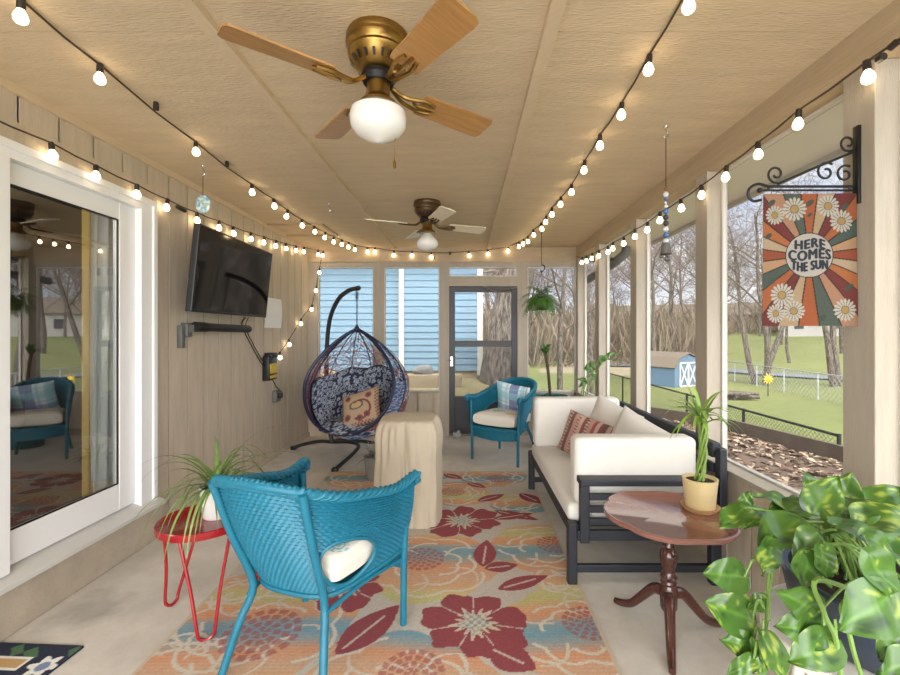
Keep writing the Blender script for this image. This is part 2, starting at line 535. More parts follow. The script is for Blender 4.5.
# the dark room behind the sliding door
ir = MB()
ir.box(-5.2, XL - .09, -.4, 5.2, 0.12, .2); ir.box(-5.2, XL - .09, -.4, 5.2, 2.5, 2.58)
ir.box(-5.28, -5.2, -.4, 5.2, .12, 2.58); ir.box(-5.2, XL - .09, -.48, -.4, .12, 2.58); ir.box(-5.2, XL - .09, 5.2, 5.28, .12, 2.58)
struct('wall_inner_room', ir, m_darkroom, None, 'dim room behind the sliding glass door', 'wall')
def curtain(y0, y1, m, label, x=-2.22):
    g = MB()
    n = 70
    fn = lambda u, v: (x + .03 * math.sin(u * (y1 - y0) / .085 * 2 * PI) * (.6 + .4 * v), y0 + (y1 - y0) * u, .22 + 2.2 * v)
    g.grid(fn, n, 6)
    g.grid(lambda u, v: tuple(Vector(fn(u, v)) - Vector((.004, 0, 0))), n, 6)
    return tag(obj('curtain', g, m, smooth=True), label, 'curtain')
curtain(2.60, 3.10, m_curtain, 'pale grey curtain behind the sliding door glass')
curtain(2.53, 2.61, m_gold, 'gold yellow curtain strip behind the sliding door glass', -2.20)

# back wall
WT, WS = 2.19, .575
wb = MB()
for (x0, x1) in ((-2.03, -.33), (.81, 1.44)):
    grooved_y(wb, YB, x0, x1, 0, WS - .02, -1.02, .203)
struct('wall_back', wb, m_siding, None, 'low grooved kneewall across the back of porch', 'wall')
wr = MB()
grooved_x(wr, XR, YN, YB + .1, 0, WS - .02, 2.62, .203, sign=-1)
struct('wall_right', wr, m_siding, None, 'low grooved kneewall along the right side', 'wall')
trim(MB().rbox(XR - .012, XR + .13, YN, YB, WS - .022, WS + .004, .004, 2), m_post, 'painted sill board on the right kneewall')
trim(MB().rbox(-2.03, -.33, YB - .012, YB + .11, WS - .022, WS + .004, .004, 2), m_post, 'painted sill board on the back kneewall')
trim(MB().rbox(.81, XR - .013, YB - .012, YB + .11, WS - .022, WS + .004, .004, 2), m_post, 'short sill board right of the screen door')
trim(MB().box(-2.03, XR, YB - .02, YB + .11, 2.25, ZC), m_beam, 'header beam across the back wall')
trim(MB().box(-2.03, XR + .02, YB - .002, YB + .11, WT, 2.25), m_post, 'flat head board over the back openings')
trim(MB().box(XR, XR + .13, YN, YB + .11, 2.29, ZC), m_beam, 'header beam along the right openings')
for (x0, x1, z0, lab) in ((-2.03, -1.91, WS, 'left corner post of the back wall'), (-1.185, -1.05, WS, 'post between the two wide back windows'),
                          (-.33, -.207, 0, 'post left of the screen door'), (.68, .81, 0, 'post right of the screen door')):
    trim(MB().box(x0, x1, YB, YB + .11, z0, WT), m_post, lab)
trim(MB().box(-.207, .68, YB, YB + .11, 1.94, 2.066), m_post, 'board between transom and screen door')
for y0, lab in ((5.62, 'corner post at the back right'), (4.735, 'second post from the back on the right'), (3.70, 'third post from the back on the right'), (2.62, 'post nearer than the third on the right'),
                (1.545, 'post carrying the garden flag'), (.45, 'post beside the camera on the right'), (-.6, 'post behind the camera on the right')):
    trim(MB().rbox(XR, XR + .115, y0, y0 + .133, WS, 2.29, .004, 2), m_post, lab)

wn = [0]
def window_y(x0, x1, z0, z1, label, m=m_screen):
    wn[0] += 1
    f = MB()
    t = .014
    f.box(x0, x0 + t, YB + .02, YB + .06, z0, z1).box(x1 - t, x1, YB + .02, YB + .06, z0, z1).box(x0 + t, x1 - t, YB + .02, YB + .06, z0, z0 + t).box(x0 + t, x1 - t, YB + .02, YB + .06, z1 - t, z1)
    w = struct('window_%d' % wn[0], f, m_whitetrim, None, label, 'window')
    struct('screen', MB().box(x0 + t, x1 - t, YB + .04, YB + .0405, z0 + t, z1 - t), m, w)
def window_x(y0, y1, z0, z1, label):
    wn[0] += 1
    f = MB()
    t = .014
    X0, X1 = XR + .085, XR + .114
    f.box(X0, X1, y0, y0 + t, z0, z1).box(X0, X1, y1 - t, y1, z0, z1).box(X0, X1, y0 + t, y1 - t, z0, z0 + t).box(X0, X1, y0 + t, y1 - t, z1 - t, z1)
    w = struct('window_%d' % wn[0], f, m_whitetrim, None, label, 'window')
    struct('screen', MB().box(X0 + .02, X0 + .0205, y0 + t, y1 - t, z0 + t, z1 - t), m_screen, w)
window_y(-1.91, -1.185, WS, WT, 'screened opening behind the hanging egg chair')
window_y(-1.05, -.33, WS, WT, 'screened opening left of the screen door')
window_y(-.207, .68, 2.066, WT, 'narrow transom opening above the screen door')
window_y(.81, XR, WS, WT, 'screened opening right of the screen door')
for y0, y1, lab in ((4.868, 5.62, 'farthest screened opening on the right'), (3.833, 4.735, 'second farthest screened opening on the right'), (2.753, 3.70, 'screened opening above the sofa back'),
                    (1.678, 2.62, 'screened opening behind the garden flag'), (.583, 1.545, 'screened opening beside the pothos'), (-.467, .45, 'screened opening beside the camera')):
    window_x(y0, y1, WS, 2.29, lab)

# screen door
sx0, sx1, sz1 = -.205, .678, 1.938
fr = MB()
st = .075
fr.rbox(sx0, sx0 + st, YB + .01, YB + .05, .03, sz1, .004, 2).rbox(sx1 - st, sx1, YB + .01, YB + .05, .03, sz1, .004, 2)
fr.rbox(sx0 + st, sx1 - st, YB + .012, YB + .048, sz1 - .075, sz1, .003, 2).rbox(sx0 + st, sx1 - st, YB + .012, YB + .048, 1.155, 1.235, .003, 2)
fr.rbox(sx0 + st, sx1 - st, YB + .012, YB + .048, .44, .51, .003, 2).rbox(sx0 + st, sx1 - st, YB + .012, YB + .048, .03, .09, .003, 2)
d2 = struct('door_2', fr, m_door, None, 'dark charcoal screen door in the back wall', 'door')
struct('kick_panel', MB().rbox(sx0 + st, sx1 - st, YB + .022, YB + .04, .09, .44, .003, 2), m_kick, d2)
struct('screen', MB().box(sx0 + st, sx1 - st, YB + .03, YB + .0305, .51, 1.155), m_screen_back, d2)
struct('screen', MB().box(sx0 + st, sx1 - st, YB + .03, YB + .0305, 1.235, sz1 - .075), m_screen, d2)
struct('handle', MB().rbox(sx0 + .012, sx0 + .05, YB - .01, YB + .012, .90, 1.03, .004, 2).tube([(sx0 + .03, YB - .01, .98), (sx0 + .03, YB - .045, .98), (sx0 - .02, YB - .05, .98)], .008), m_chrome, d2)
cl = MB().tube([P(483, 287, 5.66), P(497, 292, 5.64), P(517, 288, 5.66)], .008, 6)
struct('door_closer', cl, m_chrome, d2)
trim(MB().rbox(-.207, .68, YB - .02, YB + .11, 0, .028, .004, 2), mat('threshold_metal', (120, 112, 100), .5), 'threshold under the screen door')

# eaves outside
ev = MB().box(1.57, 2.05, YN, 6.2, 2.335, 2.36)
trim(ev, mat('soffit_paint', (236, 230, 218), .6), 'pale soffit under the eave on the right')
trim(MB().box(2.05, 2.08, YN, 6.2, 2.30, 2.50), m_whitetrim, 'fascia board of the right eave')
trim(MB().box(-2.1, 2.05, 5.83, 6.2, 2.335, 2.36), m_whitetrim, 'soffit under the back eave')
dsb = MB()
dsb.tube(cr([(1.87, 5.08, 2.335), (1.85, 5.11, 2.25), (1.76, 5.2, 2.16), (1.70, 5.6, 2.09), (1.68, 6.15, 2.06)], 6), .052, 10)
tag(obj('downspout_elbow', dsb, m_greybox), 'grey downspout elbow under the right eave', 'downspout')

# ================================================================== OUTDOORS
def sstep(a, b, x):
    t = max(0.0, min(1.0, (x - a) / (b - a))); return t * t * (3 - 2 * t)
EDGE = [(-3, 4.4), (3, 4.35), (5, 4.2), (6.4, 3.84), (7.3, 3.25), (8.2, 2.5), (9, 1.8)]
def edge_x(Y):
    if Y <= EDGE[0][0]: return EDGE[0][1]
    for (a, xa), (b, xb) in zip(EDGE, EDGE[1:]):
        if Y <= b: return xa + (xb - xa) * (Y - a) / (b - a)
    return EDGE[-1][1]
def terrain(X, Y):
    z = -.13
    # terrace drop on the right
    drop = sstep(0.02, .5, X - edge_x(Y)) if Y < 9 else sstep(.3, 3.5, X - 1.0)
    low = -1.5
    if Y > 9: low = -1.5 + 0 * Y
    d = math.hypot(X, Y)
    far = sstep(34, 90, d) * 3.3
    up = .52 * sstep(6.0, 7.6, Y) * (1 - sstep(.1, 1.6, X))
    z = (-.13 + up) * (1 - drop) + low * drop
    z += far * drop + far * .5 * (1 - drop)
    if d > 6: z += .08 * (mn.noise(Vector((X * .15, Y * .15, 0))))
    return z
def build_terrain():
    xs = [-30, -20, -12, -8, -5, -3] + [-2.2 + .2 * i for i in range(42)]
    x = xs[-1]
    while x < 130:
        x += max(.25, (x - 5) * .08); xs.append(x)
    ys = [-12, -8, -5, -3, -1.6] + [-1 + .25 * i for i in range(52)]
    y = ys[-1]
    while y < 150:
        y += max(.3, (y - 10) * .08); ys.append(y)
    g = lin((118, 120, 68)); g2 = lin((98, 104, 54)); tan = lin((146, 130, 108)); mul = lin((100, 82, 68)); dry = lin((140, 128, 90))
    vs = []; cs = []
    for yy in ys:
        for xx in xs:
            inside = (-2.3 < xx < 1.56 and yy < 5.82) or (xx <= -2.2 and yy < 5.9)
            z = terrain(xx, yy) if not inside else -.2
            vs.append((xx, yy, z))
            t = .5 + .8 * mn.noise(Vector((xx * .12, yy * .12, 3)))
            t = max(0, min(1, t))
            c = [g[i] * t + g2[i] * (1 - t) for i in range(3)]
            if xx < edge_x(yy) + .05 and yy < 8.5 and xx > 1: c = mul
            elif xx < 1 and yy > 5.5 and yy < 20: c = [dry[i] for i in range(3)]
            q = mn.noise(Vector((xx * .06 + 9, yy * .06, 1)))
            dd = math.hypot(xx, yy)
            if 24 < dd and q > .05 and xx / max(yy, .1) < .5: c = [tan[i] * .8 + g[i] * .2 for i in range(3)]
            if 13 < dd < 19 and q > .1: c = [dry[i] for i in range(3)]
            cs.append(tuple(c))
    w = len(xs); fs = []
    for j in range(len(ys) - 1):
        for i in range(w - 1):
            cx = (xs[i] + xs[i + 1]) / 2; cy = (ys[j] + ys[j + 1]) / 2
            if -2.3 < cx < 1.5 and cy < 5.7: continue
            fs.append((j * w + i, j * w + i + 1, (j + 1) * w + i + 1, (j + 1) * w + i))
    return MB().add(vs, fs, cs)
o = struct('ground', build_terrain(), m_ground, None, 'sloping green yard around the porch', 'ground', smooth=True)

# leaf litter on the mulch bed
lt = MB()
r2 = random.Random(3)
for i in range(4200):
    Y = r2.uniform(1.5, 8.2); X = r2.uniform(1.75, edge_x(Y) - .12)
    z = terrain(X, Y) + r2.uniform(.005, .03)
    s = r2.uniform(.025, .06); a = r2.uniform(0, 6.28); t = r2.uniform(-.6, .6)
    ux = Vector((math.cos(a), math.sin(a), t * .6)) * s; uy = Vector((-math.sin(a), math.cos(a), -t * .5)) * s * r2.uniform(.4, .8)
    c = Vector((X, Y, z)); k = r2.random()
    cc = [lin((144, 122, 100)), lin((116, 92, 74)), lin((88, 68, 54)), lin((166, 146, 124))][int(k * 4)]
    lt.add([c - ux, c - uy + Vector((0, 0, .008)), c + ux, c + uy + Vector((0, 0, .012))], [(0, 1, 2, 3)], cc)
tag(obj('leaf_litter', lt, mat('dry_leaf', (200, 170, 140), .9, attr='col'), smooth=False), 'brown dry leaf litter on the mulch bed beside porch', 'leaves', kind='stuff')
# landscape edging along the bed
ed = MB()
eps = []
for i in range(60):
    Y = 2.0 + i * .1; eps.append((edge_x(Y) - .02, Y))
vs = []
for x, y in eps:
    z = terrain(x - .2, y)
    vs += [(x, y, z - .3), (x, y, z + .17), (x + .05, y + .01, z + .17), (x + .05, y + .01, z - .3)]
fs = []
for i in range(len(eps) - 1):
    for k in range(4):
        fs.append((i * 4 + k, i * 4 + (k + 1) % 4, i * 4 + 4 + (k + 1) % 4, i * 4 + 4 + k))
ed.add(vs, fs)
tag(obj('garden_edging', ed, mat('edging_brown', (84, 72, 62), .9, var=.2)), 'brown board edging around the leafy mulch bed', 'edging')

# fences
def fence(name, label, X, y0, y1, ztop, h, m, mw, step=.09, wr=.003, slope=None):
    t = thing(name, label, 'fence', (X, y0, ztop - h))
    xa = lambda y: X + (slope or 0) * (y - y0)
    obj('rail', MB().tube([(xa(y0), y0, ztop), (xa(y1), y1, ztop)], .024, 8), m, t, world=True)
    y = y0
    while y <= y1 + .01:
        obj('post', MB().tube([(xa(y), y, ztop - h - .1), (xa(y), y, ztop + .03)], .03, 8), m, t, world=True)
        y += 2.4
    w = MB()
    k = y0 - h
    while k < y1:
        for s in (0, 1):
            a = k; b_ = k + h
            ta = max(0, (y0 - a) / h); tb = min(1, (y1 - a) / h)
            if tb > ta:
                za, zb = (ztop - h + h * ta, ztop - h + h * tb) if s == 0 else (ztop - h * ta, ztop - h * tb)
                w.tube([(xa(a + h * ta), a + h * ta, za), (xa(a + h * tb), a + h * tb, zb)], wr, 3, cap=False)
        k += step
    obj('wire_mesh', w, mw, t, world=True)
    return t
fence('chain_link_fence', 'black chain link fence below the mulch bed', 5.95, 7.0, 23.8, -.30, 1.2, m_wire, m_wire)
fence('chain_link_fence', 'distant grey chain link fence beyond the mown lawn', 14.5, 14.0, 38.0, -.35, 1.15, m_greyrail, m_greyrail, .25, .006, .12)
# road strip
rd = MB()
pts = [(12, 38), (17, 35.5), (20.5, 31.5), (23.2, 27), (26.5, 22), (30, 17)]
pts = [Vector((a, b, 0)) for a, b in pts]; pp = cr(pts, 6)
vs = []
for i, p in enumerate(pp):
    d = (pp[min(i + 1, len(pp) - 1)] - pp[max(i - 1, 0)]).normalized(); s = Vector((-d.y, d.x, 0)) * 1.15
    for q in (p - s, p + s): vs.append((q.x, q.y, max(terrain(q.x, q.y), terrain(p.x, p.y)) + .08))
rd.add(vs, [(2 * i, 2 * i + 2, 2 * i + 3, 2 * i + 1) for i in range(len(pp) - 1)])
o = struct('road', rd, m_road, None, 'grey road curving past the far lawn', 'road')

# shed
def shed(loc):
    t = thing('garden_shed', 'pale blue gambrel shed with white cross braced doors', 'shed', loc, R(24))
    w, d, h = 2.0, 2.6, 1.15
    out = [(-w / 2, 0), (w / 2, 0), (w / 2, h), (w / 2 - .28, h + .42), (0, h + .66), (-w / 2 + .28, h + .42), (-w / 2, h)]
    b_ = MB(); n = len(out)
    b_.add([(x, -d / 2, z) for x, z in out] + [(x, d / 2, z) for x, z in out], [tuple(range(n)), tuple(range(2 * n - 1, n - 1, -1))] + [(i, (i + 1) % n, n + (i + 1) % n, n + i) for i in range(n)])
    obj('wall', b_, m_shedblue, t, smooth=False)
    r_ = MB()
    rp_ = [(-w / 2 - .1, h - .06), (-w / 2 + .26, h + .47), (0, h + .73), (w / 2 - .26, h + .47), (w / 2 + .1, h - .06)]
    for (a, b2) in zip(rp_, rp_[1:]):
        r_.beam(((a[0] + b2[0]) / 2, -d / 2 - .12, (a[1] + b2[1]) / 2), ((a[0] + b2[0]) / 2, d / 2 + .12, (a[1] + b2[1]) / 2), math.hypot(b2[0] - a[0], b2[1] - a[1]) + .02, .05,
                up=(-(b2[1] - a[1]), 0, (b2[0] - a[0])))
    obj('roof', r_, m_roof, t, smooth=False)
    dr = MB()
    for s in (-1, 1):
        x0, x1 = (0.02, .62) if s > 0 else (-.62, -.02)
        y = -d / 2 - .03
        for (p, q) in (((x0, .1), (x0, 1.35)), ((x1, .1), (x1, 1.35)), ((x0, .1), (x1, .1)), ((x0, 1.35), (x1, 1.35)), ((x0, .1), (x1, 1.35)), ((x0, 1.35), (x1, .1))):
            dr.beam((p[0], y, p[1]), (q[0], y, q[1]), .07, .03, up=(0, 1, 0))
    obj('door_brace', dr, m_whitetrim, t, smooth=False)
    return t
sp = P(668, 389, 25); shed((sp.x, sp.y, terrain(sp.x, sp.y) - .05))

# neighbour house behind
hx1 = .27; HY = 9.0
t = thing('neighbor_house', 'light blue lap sided house close behind the porch', 'house', (-2.6, HY, .4))
s_ = MB()
z = .58
def laps(mb, x0, x1, y, z0, z1):
    z = z0
    while z < z1:
        mb.add([(x0, y, z + .135), (x1, y, z + .135), (x1, y - .022, z), (x0, y - .022, z), (x0, y + .01, z), (x1, y + .01, z)],
               [(0, 3, 2, 1), (3, 4, 5, 2)])
        z += .13
    mb.box(x0, x1, y + .01, y + .3, z0, z1 + .1)
laps(s_, -1.24, hx1, HY - .12, .58, 3.2); laps(s_, -7, -1.26, HY, .58, 3.2)
s_.box(hx1 - .05, hx1, HY, HY + 6, .58, 3.2)
obj('siding', s_, m_bluesiding, t, smooth=False, world=True)
obj('corner_trim', MB().box(-1.33, -1.23, HY - .15, HY + .1, .5, 3.2), m_whitetrim, t, smooth=False, world=True)
obj('corner_trim', MB().box(hx1 - .02, hx1 + .09, HY - .15, HY + .02, .5, 3.2), m_whitetrim, t, smooth=False, world=True)
obj('foundation', MB().box(-7, hx1 - .03, HY - .08, HY + .3, .1, .58), m_stone, t, smooth=False, world=True)
rf = MB()
rf.add([(-7, HY - .6, 2.95), (hx1 + .3, HY - .6, 2.95), (hx1 + .3, HY + 6, 5), (-7, HY + 6, 5), (-7, HY - .6, 3.1), (hx1 + .3, HY - .6, 3.1), (hx1 + .3, HY + 6, 5.15), (-7, HY + 6, 5.15)],
       [(0, 1, 2, 3), (7, 6, 5, 4), (0, 4, 5, 1), (1, 5, 6, 2), (2, 6, 7, 3), (3, 7, 4, 0)])
obj('roof', rf, m_roof, t, smooth=False, world=True)
# retaining blocks and rock in front
tag(obj('retaining_wall', MB().rbox(-4.0, -.05, 7.55, 7.85, .1, .62, .03, 2), m_stone), 'pale tan retaining wall before the blue house', 'wall', kind='thing')
rk = MB().ball((0, 0, .06), .17, 12, 8, .65, 1.1, .8)
rk.v = [tuple(Vector(v) * (1 + .25 * mn.noise(Vector(v) * 9))) for v in rk.v]
tag(obj('boulder', rk, m_rock, loc=(-.72, 7.7, .61)), 'grey boulder on top of the tan retaining wall', 'rock')

# ------------------------------------------------------------------ trees
def branch_tree(seed, h, r0, levels=4, kids=(10, 6, 5, 4), lean=(0, 0), low=.35):
    rr = random.Random(seed)
    tr = MB(); br = MB()
    def grow(mb, p, d, L, r, lev, n=5):
        pts = [p]; dirs = [d]
        q = p.copy(); dd = d.copy()
        for i in range(n):
            dd = (dd + Vector((rr.uniform(-1, 1), rr.uniform(-1, 1), rr.uniform(-.5, .8))) * (.13 if lev == 0 else .24)).normalized()
            q = q + dd * (L / n); pts.append(q.copy()); dirs.append(dd.copy())
        rad = [max(.006, r * (1 - .75 * i / n)) for i in range(n + 1)]
        mb.tube(pts, rad, 8 if lev == 0 else (5 if lev == 1 else 3), cap=False)
        if lev < levels:
            for k in range(kids[lev]):
                f = (low if lev == 0 else .2) + ((1 - low) if lev == 0 else .8) * (k + rr.random()) / kids[lev]
                x = min(n - 1e-3, f * n); i = int(x); fr_ = x - i
                bp_ = pts[i].lerp(pts[i + 1], fr_)
                az = rr.uniform(0, 2 * PI); dv = dirs[i]
                s = dv.orthogonal().normalized(); s = Matrix.Rotation(az, 3, dv) @ s
                nd = (dv * rr.uniform(.45, .9) + s * rr.uniform(.6, 1.0)).normalized()
                grow(br, bp_, nd, L * rr.uniform(.42, .68) * (1.1 - .4 * f), rad[i] * rr.uniform(.4, .6), lev + 1, 4 if lev < 2 else 3)
    grow(tr, Vector((0, 0, -.2)), Vector((lean[0], lean[1], 1)).normalized(), h, r0, 0, 7)
    return tr, br
TV = []
for sd, h, r0 in ((11, 9, .14), (12, 11, .17), (13, 8, .12), (14, 10, .13), (15, 7, .10)):
    a, b_ = branch_tree(sd, h, r0)
    TV.append((a.mesh('trunk', m_bark), b_.mesh('branches', m_twig)))
def tree(v, loc, rot, sc, label, group=None):
    t = thing('bare_tree', label, 'tree', loc, rot, group)
    t.scale = (sc,) * 3
    obj('trunk', TV[v][0], None, t); obj('branches', TV[v][1], None, t)
    return t
def ptree(v, px, Y, sc, label, group=None):
    X = (px - 465) * Y / F
    return tree(v, (X, Y, terrain(X, Y)), rnd.uniform(0, 6), sc, label, group)
# big trunk right behind the screen door
t = thing('large_tree', 'massive rough barked trunk leaning behind the screen door', 'tree', (.65, 8.6, .1))
ax = [P(493, 420, 8.6), P(497, 396, 8.6), P(503, 350, 8.6), P(511, 300, 8.6), P(518, 268, 8.6), P(526, 225, 8.6), P(540, 160, 8.6)]
tb = MB().tube(cr(ax, 6), [.52 - .16 * min(1, i / 12) - .06 * (i / 36) for i in range(len(cr(ax, 6)))], 26)
tb.v = [tuple(Vector(v) + Vector((mn.noise(Vector((v[0] * 3, v[1] * 3, v[2] * .8))), mn.noise(Vector((v[0] * 3 + 5, v[1] * 3, v[2] * .8))), 0)) * .05) for v in tb.v]
obj('trunk', tb, m_bark, t, world=True)
lb = MB()
rl = random.Random(5)
for k in range(7):
    p = ax[3 + k % 4]
    q = p + Vector((rl.uniform(-2, 2.6), rl.uniform(-.6, 2), rl.uniform(.4, 2)))
    lb.tube(cr([p, p.lerp(q, .5) + Vector((0, 0, .25)), q], 5), [.09 - .007 * i for i in range(11)], 6)
    for j in range(5):
        s = p.lerp(q, rl.uniform(.4, 1)); e = s + Vector((rl.uniform(-.7, .9), rl.uniform(-.5, .5), rl.uniform(-.2, .9)))
        lb.tube(cr([s, s.lerp(e, .5) + Vector((0, 0, .1)), e], 3), [.022, .02, .017, .014, .012, .009, .006], 4)
obj('branches', lb, m_twig, t, world=True)
# the multi-trunk tree on the far lawn and its neighbours
for k, (px, s, r_) in enumerate(((757, 1.0, .5), (768, 1.15, 2.0))):
    pass
def multi(px, py, Y, n, label):
    X = (px - 465) * Y / F
    t = thing('bare_tree', label, 'tree', (X, Y, terrain(X, Y)))
    a = MB(); b_ = MB()
    for k in range(n):
        ang = 2 * PI * k / n + .5
        tr, br = branch_tree(100 + k + int(px), 9.5, .17, 4, (7, 5, 4, 3), (.24 * math.cos(ang), .24 * math.sin(ang)))
        off = Vector((.25 * math.cos(ang), .25 * math.sin(ang), 0))
        for src, dst in ((tr, a), (br, b_)):
            dst.add([Vector(v) + off for v in src.v], src.f)
    obj('trunk', a, m_bark, t); obj('branches', b_, m_twig, t)
multi(762, 383, 24.5, 3, 'bare tree with three thick stems left of the flag post')
multi(836, 375, 23.5, 2, 'bare forked tree half hidden by the flag post')
ptree(0, 560, 14, .75, 'slim bare tree seen right of the screen door')
ptree(1, 590, 19, .9, 'bare tree between the two farthest right posts')
ptree(3, 652, 27, 1.1, 'bare tree left of the blue shed')
ptree(2, 700, 30, 1.2, 'bare tree right behind the blue shed')
for k in range(34):
    px = 490 + (k * 37 % 400) + rnd.uniform(-8, 8)
    Y = 34 + (k * 17 % 40)
    ptree(k % 5, px, Y, rnd.uniform(1.0, 1.5), 'bare leafless tree in the woods beyond the yard', 'bare trees in the far woods')
# twiggy undergrowth
bs = MB(); rb = random.Random(21)
for k in range(17000):
    px = rb.uniform(478, 905); Y = rb.uniform(36, 80)
    if 715 < px and Y < 62: continue
    X = (px - 465) * Y / F; z = terrain(X, Y)
    hh = rb.uniform(.25, 1.0) ** 2 * 4.6; l = Vector((rb.uniform(-2.0, 2.0), rb.uniform(-.6, .6), hh)); lift = rb.uniform(0, 1) ** 2 * 2.2; w = rb.uniform(.008, .022)
    p = Vector((X, Y, z - .1 + (lift if hh > 1.2 else 0)))
    cc = [lin((102, 88, 74)), lin((82, 70, 58)), lin((122, 108, 92)), lin((92, 86, 64))][rb.randrange(4)]
    bs.add([p - Vector((w, 0, 0)), p + Vector((w, 0, 0)), p + l * .6 + Vector((w, 0, 0)) + Vector((rb.uniform(-.2, .2), 0, 0)), p + l], [(0, 1, 2, 3)], cc)
tag(obj('brush_thicket', bs, mat('brush', (160, 140, 118), .95, attr='col'), smooth=False), 'tan brown twiggy undergrowth below the far woods', 'brush', kind='stuff')

def far_house(px, Y, w, rot, wallc, label):
    X = (px - 465) * Y / F
    t = thing('distant_house', label, 'house', (X, Y, terrain(X, Y) - .3), rot)
    obj('wall', MB().box(-w / 2, w / 2, -3.5, 3.5, 0, 3), mat('far_wall_%d' % px, wallc, .8), t, smooth=False)
    r_ = MB().add([(-w / 2 - .5, -4, 2.9), (w / 2 + .5, -4, 2.9), (w / 2 + .5, 4, 2.9), (-w / 2 - .5, 4, 2.9), (-w / 2 - .5, 0, 5), (w / 2 + .5, 0, 5)],
                  [(0, 1, 5, 4), (2, 3, 4, 5), (0, 4, 3), (1, 2, 5), (0, 3, 2, 1)])
    obj('roof', r_, m_roof, t, smooth=False)
    for k in (-.3, .05, .33):
        obj('window', MB().box(k * w - .5, k * w + .5, -3.55, -3.49, 1.0, 2.2), m_door, t, smooth=False)
far_house(762, 70, 15, R(-35), (150, 134, 114), 'tan distant house with brown roof above the far lawn')
far_house(655, 66, 12, R(-20), (140, 136, 130), 'grey distant house beyond the blue shed')
far_house(832, 58, 11, R(-40), (160, 156, 150), 'white distant house right of the flag')
# sunflower stake on the lawn, woodpile
sp = P(768, 378, 20); gz = terrain(sp.x, sp.y)
t = thing('sunflower_ornament', 'small yellow sunflower stake standing on the lawn', 'garden ornament', (sp.x, sp.y, gz))
hz = P(768, 379, 20).z - gz
obj('stake', MB().tube([(0, 0, -.1), (0, 0, max(.5, hz))], .02, 6), m_wire, t)
pf = MB()
for k in range(10):
    a = 2 * PI * k / 10
    pf.add([Vector((0, -.02, max(.5, hz))) + Vector((math.cos(a + e) * r_, 0, math.sin(a + e) * r_)) for e, r_ in ((-.3, .12), (0, .30), (.3, .12))] , [(0, 1, 2)])
pf.ball((0, -.02, max(.5, hz)), .13, 10, 6, 1, 1, .4)
obj('flower_head', pf, m_yellow, t)
wp = P(738, 392, 19); gz = terrain(wp.x, wp.y)
t = thing('log_pile', 'small grey heap of cut branches on the lawn', 'log pile', (wp.x, wp.y, gz))
for k in range(9):
    a = rnd.uniform(-.5, .5); c = Vector((rnd.uniform(-.4, .4), rnd.uniform(-.3, .3), .1 + .09 * (k // 3)))
    d = Vector((math.cos(a), math.sin(a), rnd.uniform(-.08, .2))) * .55
    obj('log', MB().tube([c - d, c + d], .07, 7), m_bark, t)

